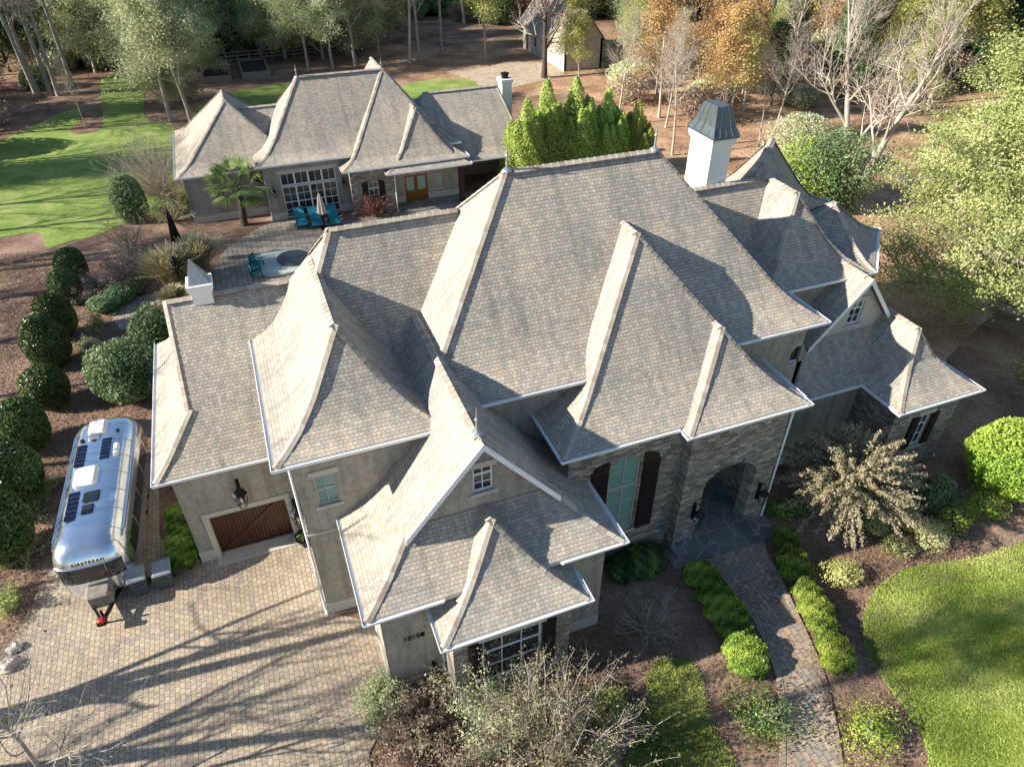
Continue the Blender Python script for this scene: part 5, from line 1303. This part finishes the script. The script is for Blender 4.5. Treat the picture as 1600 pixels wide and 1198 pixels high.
def litterfall(name, P, mat, size, label, seed):
    rng = np.random.default_rng(seed); k = len(P); C = np.column_stack([P, rng.uniform(.06, .09, k)]); N = np.tile([0, 0, 1.0], (k, 1)); mb = MB()
    mb.leaves(C, N, size, rng, aspect=.6, jitter=.35); tag(mb.build(name, [M[mat]], org=V3((0,0,0))), label, 'fallen leaves', kind='stuff')
bed = GP([(930, 1040), (1110, 930), (1300, 850), (1600, 800), (1600, 900), (1380, 930), (1450, 1198), (1300, 1198), (1240, 900), (1200, 1000), (1150, 1198), (900, 1198)])
litterfall('fallen_leaves', scatter(bed, 14000, 5), 'brownleaf', .035, 'dry leaves lying on the mulch beds', 5)
litterfall('fallen_leaves', scatter(litter, 30000, 6), 'orangeleaf', .10, 'orange leaves covering the woodland floor', 6)
litterfall('fallen_leaves', scatter(GP([(-60, 400), (60, 395), (160, 560), (250, 600), (100, 900), (30, 1000), (-60, 1150)]), 26000, 7), 'brownleaf', .05, 'brown leaves on the ground round the hollies', 7)

# ------------------------------------------------------------------ trailer
TL, TW_, TB, TT = 8.9, 1.40, .62, 2.95
tro = empty('travel_trailer', (-8.8, 21.75, 0), 'long polished aluminium travel trailer with rounded ends parked beside the garage', 'trailer', rz=R(-2.2))
def tb(t, th, off=0.0):
    """body surface: t along (0..TL), th 0..1 from left bottom over the roof to right bottom"""
    Rn = 1.15; e = min(t, TL - t); s = 1.0
    if e < Rn: s = (1 - ((Rn - e) / Rn) ** 2.6) ** (1 / 2.6)
    a = math.pi * (1 - th); c, n_ = math.cos(a), math.sin(a); ex = 3.4; k = (abs(c)**ex + abs(n_)**ex) ** (-1/ex)
    z0 = 1.25; sw = .30 + .70*s if s > 0 else .3
    x = (TW_ + off) * c * k * sw; z = z0 + (TT - z0 + off) * n_ * k * (.0 + 1.0*s)
    return V3((x, t + (0 if t > .02 else -off), z))
mb = MB(); ts = [0.0, .02, .06, .12, .2, .32, .48, .66, .86, 1.15]; ts = ts + [1.15 + (TL - 2.3) * i / 12 for i in range(1, 12)] + [TL - t for t in ts[::-1]]
NT = 28
for t0, t1 in zip(ts, ts[1:]):
    for i in range(NT):
        mb.poly([tb(t0, i/NT), tb(t1, i/NT), tb(t1, (i+1)/NT), tb(t0, (i+1)/NT)])
    for s in (0, 1):                                                   # lower skirt
        a, c = tb(t0, s), tb(t1, s); a2, c2 = V3((a.x*.96, a.y, TB)), V3((c.x*.96, c.y, TB)); q = [a, a2, c2, c]; mb.poly(q if s == 0 else q[::-1])
for t in (0.0, TL):
    q = [tb(t, i/NT) for i in range(NT+1)]; mb.poly(q); q2 = [tb(t, 0), tb(t, 1)]; mb.poly([q2[0], q2[1], V3((q2[1].x*.96, t, TB)), V3((q2[0].x*.96, t, TB))])
me_o = mb.build('body', M['alu'], org=V3((0,0,0)), smooth=False); me_o.parent = tro
def weld(o, ang=38):
    import bmesh
    bm = bmesh.new(); bm.from_mesh(o.data); bmesh.ops.remove_doubles(bm, verts=bm.verts, dist=.0005); bmesh.ops.recalc_face_normals(bm, faces=bm.faces)
    for f in bm.faces: f.smooth = True
    for e in bm.edges:
        if len(e.link_faces) == 2 and e.calc_face_angle(0) > R(ang): e.smooth = False
    bm.to_mesh(o.data); bm.free()
weld(me_o, 50)
def sub(name, mb, mat, parent=tro, label=None, weld_=False):
    o = mb.build(name, mat if isinstance(mat, list) else M[mat], org=V3((0,0,0))); o.parent = parent
    if label: o['label'] = label
    if weld_: weld(o)
    return o
def tpatch(mb, t0, t1, a, c, off, nt=6, na=6):
    for i in range(nt):
        for j in range(na):
            u0, u1 = t0 + (t1-t0)*i/nt, t0 + (t1-t0)*(i+1)/nt; v0, v1 = a + (c-a)*j/na, a + (c-a)*(j+1)/na
            mb.poly([tb(u0, v0, off), tb(u1, v0, off), tb(u1, v1, off), tb(u0, v1, off)])
for k in range(7):                                                    # riveted panel seams
    m_ = MB(); t0 = 1.2 + k * (TL - 2.4) / 6; tpatch(m_, t0, t0 + .025, .0, 1.0, .006, 1, 28); sub('panel_seam', m_, 'lead')
for k in range(5):                                                    # side windows, right then left
    t0 = .95 + k * 1.6
    for a, c in ((.86, .975), (.025, .14)):
        m_ = MB(); tpatch(m_, t0, t0 + 1.35, a, c, .012); sub('window', m_, 'glass')
# front panoramic window: three panes standing on the nose
def nose(x, z, off=.0):
    """point of the nose surface in front of (x, z)"""
    lo, hi = 0.0, 1.15
    for _ in range(24):
        m = (lo + hi) / 2; Rn = 1.15; s = (1 - ((Rn - m) / Rn) ** 2.6) ** (1 / 2.6); sw = .30 + .70*s
        f_ = (abs(x) / (TW_*sw)) ** 3.4 + (max(0, z - 1.25) / ((TT - 1.25)*max(s, 1e-4))) ** 3.4
        if f_ > 1: lo = m
        else: hi = m
    return V3((x, hi - off, z))
for xa, xb in ((-1.12, -.72), (-.69, .50), (.53, 1.12)):
    m_ = MB(); N_ = 8
    for i in range(N_):
        for j in range(4):
            u0, u1 = xa + (xb-xa)*i/N_, xa + (xb-xa)*(i+1)/N_; v0, v1 = 1.38 + .72*j/4, 1.38 + .72*(j+1)/4
            m_.poly([nose(u0, v0, .025), nose(u1, v0, .025), nose(u1, v1, .025), nose(u0, v1, .025)])
    sub('front_window', m_, 'glass')
m_ = MB(); pts = [nose(-1.18 + 2.36*i/16, 2.14, .03) for i in range(17)]; m_.tube(pts, .025, 5); sub('window_visor', m_, 'alu')
for s in (-1, 1):
    m_ = MB(); m_.tube([(s*1.2, .9, 2.52), (s*1.215, 1.2, 2.55), (s*1.215, TL - 1.2, 2.55), (s*1.2, TL - .9, 2.52)], .05, 6); m_.box((s*1.26 - .03, 1.3, 2.46), (s*1.26 + .03, TL - 1.2, 2.56)); sub('awning_roll', m_, 'alu')
def rbox(mb, x0, x1, y0, y1, z0, z1, r=.08):
    q0 = [(x0, y0), (x1, y0), (x1, y1), (x0, y1)]; o_ = [(x0+r, y0), (x1-r, y0), (x1, y0+r), (x1, y1-r), (x1-r, y1), (x0+r, y1), (x0, y1-r), (x0, y0+r)]
    i_ = [(x0+r*1.5, y0+r), (x1-r*1.5, y0+r), (x1-r, y0+r*1.5), (x1-r, y1-r*1.5), (x1-r*1.5, y1-r), (x0+r*1.5, y1-r), (x0+r, y1-r*1.5), (x0+r, y0+r*1.5)]
    for k in range(8):
        j = (k+1) % 8; mb.poly([(*o_[k], z0), (*o_[j], z0), (*o_[j], z1-r*.6), (*o_[k], z1-r*.6)]); mb.poly([(*o_[k], z1-r*.6), (*o_[j], z1-r*.6), (*i_[j], z1), (*i_[k], z1)])
    mb.poly([(*p, z1) for p in i_])
for (x0, x1, y0, y1, z1) in ((-.55, .2, 7.1, 8.1, 3.08), (-.75, .15, 3.75, 4.95, 3.08)):
    m_ = MB(); rbox(m_, x0, x1, y0, y1, 2.85, z1, .12); sub('air_conditioner', m_, 'chim')
for (x0, x1, y0, y1) in ((-.88, -.50, 5.1, 6.5), (.10, .48, 5.3, 6.7), (-.82, -.42, 1.9, 3.5)):
    m_ = MB(); m_.box((x0, y0, 2.93), (x1, y1, 2.965))
    m_.cur = 1
    for k in range(1, 6): yk = y0 + (y1-y0)*k/6; m_.box((x0+.01, yk-.006, 2.9655), (x1-.01, yk+.006, 2.967))
    sub('solar_panel', m_, [M['solar'], M['alu']])
for (x0, x1, y0, y1, nm, mt, zt) in ((-.5, .0, 6.75, 7.35, 'roof_hatch', 'lead', 3.0), (-.25, .35, 2.75, 3.35, 'skylight', 'glass', 3.02), (-.25, .2, 2.1, 2.6, 'skylight', 'glass', 3.02), (.62, .82, 5.5, 6.2, 'vent_cover', 'plasticwhite', 3.03), (.55, .95, 2.6, 3.1, 'roof_hatch', 'alu', 2.9)):
    m_ = MB(); rbox(m_, x0, x1, y0, y1, 2.75, zt, .05); sub(nm, m_, mt)
for (x, y) in ((.65, 7.15), (-.75, 6.85), (-.25, 6.72)):
    m_ = MB(); m_.lathe((x, y, 2.9), [(.09, 0), (.09, .07), (.0, .09)], 12); sub('vent_cap', m_, 'rubber')
for y in (4.6, 5.6):
    for s in (-1, 1):
        m_ = MB(); m_.tube([(s*1.0, y, .38), (s*1.22, y, .38)], .38, 20); w = sub('wheel', m_, 'rubber'); m_ = MB(); m_.tube([(s*1.2, y, .38), (s*1.235, y, .38)], .2, 16); sub('rim', m_, 'alu', w)
m_ = MB(); m_.box((-1.1, .9, .45), (1.1, TL - .9, .62)); sub('chassis', m_, 'rubber')
m_ = MB(); m_.bar((-.7, .3, .55), (.12, -1.35, .5), .1, .14); m_.bar((.7, .3, .55), (.12, -1.35, .5), .1, .14); m_.box((-.05, -1.5, .44), (.25, -1.15, .6)); m_.tube([(.1, -1.05, 0), (.1, -1.05, .8)], .05, 8); sub('hitch', m_, 'iron')
m_ = MB(); rbox(m_, -.42, .48, -.62, .12, .5, 1.15, .1); sub('gas_bottle_cover', m_, 'plank')
m_ = MB(); rbox(m_, -.36, .45, .02, .16, .5, 1.3, .03); sub('stone_guard', m_, 'iron')
m_ = MB(); rbox(m_, 0.0, .24, -1.5, -1.28, .55, .74, .05); sub('hitch_cover', m_, 'redplastic')
tx = bpy.data.curves.new('t', 'FONT'); tx.body = 'AIRSTREAM'; tx.size = .19; tx.extrude = .006; tx.align_x = 'CENTER'; tx.space_character = 1.25
to = bpy.data.objects.new('t', tx); COL.objects.link(to); bpy.context.view_layer.update()
me = bpy.data.meshes.new_from_object(to.evaluated_get(bpy.context.evaluated_depsgraph_get())); bpy.data.objects.remove(to)
for v in me.vertices:
    x, zz = v.co.x, v.co.y; p = nose(min(1.0, max(-1.0, x)), 2.22 + zz, .018 + v.co.z * .5); v.co = p
o = bpy.data.objects.new('lettering', me); COL.objects.link(o); o.parent = tro; me.materials.clear(); me.materials.append(M['rubber'])

# ------------------------------------------------------------------ bins
def wheelie(label, loc, rz, lidm):
    r_ = empty('wheeled_bin', loc, label, 'bin', 'wheeled bins by the garage', rz)
    m_ = MB(); q0 = [(-.27, -.30), (.27, -.30), (.27, .30), (-.27, .30)]
    a = [(x*.82, y*.78, .06) for x, y in q0]; b_ = [(x, y, .95) for x, y in q0]; m_.poly(a[::-1])
    for i in range(4): j = (i+1) % 4; m_.poly([a[i], a[j], b_[j], b_[i]])
    m_.box((-.29, -.32, .93), (.29, .32, .965)); m_.box((-.12, -.315, .55), (.12, -.285, .68)); sub('body', m_, 'binplastic', r_)
    m_ = MB(); A = [(-.31, -.35, .97), (.31, -.35, .97), (.31, .33, 1.0), (-.31, .33, 1.0)]; B_ = [(-.26, -.29, 1.02), (.26, -.29, 1.02), (.26, .27, 1.07), (-.26, .27, 1.07)]
    for i in range(4): j = (i+1) % 4; m_.poly([A[i], A[j], B_[j], B_[i]])
    m_.poly(B_); m_.poly(A[::-1]); m_.tube([(-.26, .37, 1.0), (.26, .37, 1.0)], .02, 6); m_.bar((-.26, .3, .98), (-.26, .37, 1.0), .03); m_.bar((.26, .3, .98), (.26, .37, 1.0), .03); sub('lid', m_, lidm, r_)
    for s in (-1, 1):
        m_ = MB(); m_.tube([(s*.22, .28, .11), (s*.29, .28, .11)], .11, 14); sub('wheel', m_, 'rubber', r_)
    r_.scale = (1.15, 1.15, 1.05); return r_
wheelie('grey wheeled bin with a pale lid touching the trailer shadow', G(224, 922), R(6), 'binlid')
wheelie('blue-grey wheeled bin nearer the garage hedge', G(263, 912), R(4), 'binlid')
# planter beside garage door
r_ = empty('planter_urn', (-.98, 21.85, .05), 'dark low urn at the garage corner', 'planter')
m_ = MB(); m_.lathe((0, 0, 0), [(.22, 0), (.2, .08), (.34, .3), (.42, .5), (.45, .52), (.38, .5), (.36, .42), (0, .4)], 20); sub('bowl', m_, 'iron', r_)
m_ = MB(); rng = np.random.default_rng(9); m_.leaves(rng.normal(0, .17, (500, 3)) * [1, 1, .5] + [0, 0, .52], rng.normal(0, 1, (500, 3)), .05, rng); o = m_.build('foliage', [M['evergreen']], org=V3((0,0,0))); o.parent = r_

# ------------------------------------------------------------------ patio furniture
def lounger():
    r_ = empty('sun_lounger', (0, 0, 0)); m_ = MB()
    for s in (-1, 1):
        m_.bar((s*.33, -.95, .3), (s*.33, .3, .3), .05, .05); m_.bar((s*.33, .3, .3), (s*.33, .95, .75), .05, .05)
        for y in (-.85, .25): m_.bar((s*.33, y, 0), (s*.33, y, .3), .045)
    m_.bar((-.33, -.95, .3), (.33, -.95, .3), .05); m_.bar((-.33, .95, .75), (.33, .95, .75), .05); sub('frame', m_, 'iron', r_)
    m_ = MB(); m_.obox((0, -.32, .37), (.34, 0, 0), (0, .62, 0), (0, 0, .05)); m_.obox((0, .62, .62), (.34, 0, 0), (0, .36, .25), (0, -.03, .045)); sub('cushion', m_, 'teal', r_)
    return r_
L0 = lounger()
for i, (u, v, lb) in enumerate([(472, 352, 'left teal sun lounger in front of the french doors'), (495, 352, 'middle teal sun lounger, left of the closed umbrella'), (523, 349, 'right teal sun lounger in front of the french doors')]):
    o = L0 if i == 0 else copy_tree(L0); o.location = G(u, v); o.location.z = .045; o.scale = (1.15, 1.15, 1.15); tag(o, lb, 'lounger', 'teal sun loungers')
def closed_umbrella(loc, label, mat, h, w):
    r_ = empty('closed_umbrella', loc, label, 'umbrella'); m_ = MB(); m_.lathe((0,0,0), [(.0, .0), (.28, 0), (.28, .08), (.05, .1), (.03, .12), (.03, h)], 12); sub('pole', m_, 'iron', r_)
    m_ = MB(); P_ = [(.02, h*.38), (w, h*.42), (w*.8, h*.6), (w*.45, h*.85), (.03, h*.98), (.0, h)]; n_ = 16; rings = [[(r*(1 + .22*math.cos(k*math.pi))*math.cos(2*math.pi*k/n_), r*(1 + .22*math.cos(k*math.pi))*math.sin(2*math.pi*k/n_), z) for k in range(n_)] for r, z in P_]
    for A_, B_ in zip(rings, rings[1:]):
        for k in range(n_): m_.poly([A_[k], A_[(k+1) % n_], B_[(k+1) % n_], B_[k]])
    sub('canopy', m_, mat, r_); return r_
closed_umbrella(G(507, 356), 'closed cream umbrella between the teal loungers', 'canvas', 2.9, .3)
closed_umbrella(G(287, 412), 'tall folded black umbrella among the straw grasses', 'iron', 4.2, .28)
def chair(loc, rz, label):
    r_ = empty('patio_chair', loc, label, 'chair', 'patio chairs', rz); m_ = MB()
    for sx in (-1, 1):
        for sy in (-1, 1): m_.bar((sx*.25, sy*.25, 0), (sx*.25, sy*.25, .45 if sy < 0 else .95), .04)
        m_.bar((sx*.27, -.25, .62), (sx*.27, .25, .62), .04)
    m_.bar((-.25, .25, .93), (.25, .25, .93), .04); sub('frame', m_, 'iron', r_)
    m_ = MB(); m_.box((-.25, -.26, .42), (.25, .24, .5)); m_.box((-.24, .2, .5), (.24, .27, .92)); sub('cushion', m_, 'teal', r_); r_.scale = (1.3, 1.3, 1.2); return r_
chair(G(404, 421), R(60), 'teal patio chair, the farther of the two by the stone circle'); chair(G(402, 434), R(100), 'teal patio chair, the nearer of the two by the stone circle')
c0 = G(440, 412); r_ = empty('hot_tub', c0, 'round sunken tub with dark cover in a pale stone surround', 'hot tub')
m_ = MB(); m_.prism([(2.3*math.cos(k*math.pi/12), 2.0*math.sin(k*math.pi/12)) for k in range(24)], 0, .22); sub('surround', m_, simple('pale_green_stone', (.50,.53,.45), .8, 0, 3, .1) and [bpy.data.materials['pale_green_stone']], r_)
m_ = MB(); m_.prism([(.9 + 1.15*math.cos(k*math.pi/12), 1.15*math.sin(k*math.pi/12)) for k in range(24)], .2, .38); sub('cover', m_, 'binplastic', r_)
# garden lantern on post
r_ = empty('garden_lantern', G(288, 462), 'black post lantern behind the garage chimney', 'lantern'); m_ = MB(); m_.tube([(0,0,0), (0,0,2.2)], .05, 8); sub('post', m_, 'iron', r_)
m_ = MB(); m_.lathe((0,0,2.2), [(.05, 0), (.16, .03), (.22, .45), (.3, .47), (.1, .65), (.0, .78)], 8); sub('lamp_head', m_, 'iron', r_)
# raised planting beds, fence
for i, (u0, u1, v) in enumerate([(318, 363, 131), (379, 424, 124)]):
    a, c = G(u0, v), G(u1, v - 4); r_ = empty('raised_bed', a, ['left raised timber planting bed beyond the guest house lawn', 'right raised timber planting bed beyond the guest house lawn'][i], 'planting bed', 'raised planting beds'); w = (c - a).length; d = 7.0
    m_ = MB(); m_.box((0, 0, 0), (w, .25, .7)); m_.box((0, d-.25, 0), (w, d, .7)); m_.box((0, .25, 0), (.25, d-.25, .7)); m_.box((w-.25, .25, 0), (w, d-.25, .7)); sub('frame', m_, 'plank', r_)
    m_ = MB(); m_.box((.25, .25, .3), (w-.25, d-.25, .58)); sub('soil', m_, 'soil', r_)
a, c = G(300, 105), G(575, 78); r_ = empty('rail_fence', a, 'dark wooden rail fence along the edge of the woods', 'fence'); d = c - a; n_ = 16
m_ = MB()
for k in range(n_ + 1): p = d * (k / n_); m_.box((p.x - .07, p.y - .07, 0), (p.x + .07, p.y + .07, 1.4))
sub('post_row', m_, 'plank', r_); m_ = MB()
for z in (.4, .85, 1.3): m_.bar((0, 0, z), (d.x, d.y, z), .05, .14)
sub('rails', m_, 'plank', r_)
a, c = G(1215, 42), G(1245, 38); r_ = empty('white_rail', a, 'short white fence rail in the upper right woods', 'fence'); d = c - a
m_ = MB(); m_.bar((0, 0, .9), (d.x, d.y, .9), .12, .2); m_.bar((0, 0, .5), (d.x, d.y, .5), .12, .2)
for k in (.0, .5, 1): m_.bar((d.x*k, d.y*k, 0), (d.x*k, d.y*k, 1.1), .16)
sub('rails', m_, 'white', r_)
# path light
r_ = empty('path_light', G(1354, 1140), 'small grey path light in the mulch right of the garden path', 'light'); m_ = MB(); m_.tube([(0,0,0), (0,0,.5)], .02, 6); sub('stem', m_, 'iron', r_)
m_ = MB(); m_.lathe((0,0,.48), [(.05, 0), (.16, .02), (.03, .12), (0, .13)], 12); sub('lamp_head', m_, 'lead', r_)
# rocks at the drive corner
rg = random.Random(8)
for i, (u, v, s) in enumerate([(24, 1012, .26), (12, 1040, .34)]):
    import bmesh
    bm = bmesh.new(); bmesh.ops.create_icosphere(bm, subdivisions=3, radius=s)
    for vtx in bm.verts: n_ = vtx.co.normalized(); vtx.co *= 1 + .25*math.sin(n_.x*5 + i) * math.cos(n_.y*4 + i*2) + .1*math.sin(n_.z*9) + rg.gauss(0, .015); vtx.co.z *= .6
    me = bpy.data.meshes.new('boulder'); bm.to_mesh(me); bm.free(); me.materials.append(M['pinkwall']); o = bpy.data.objects.new('boulder', me); COL.objects.link(o); o.location = G(u, v, s*.3)
    tag(o, ['smaller pale boulder nearest the trailer at the left edge of the drive', 'larger pale boulder second along the left edge of the drive', 'pale boulder farthest down the left edge of the drive', 'smallest pale boulder at the left edge of the drive'][i], 'rock', 'boulders edging the drive')
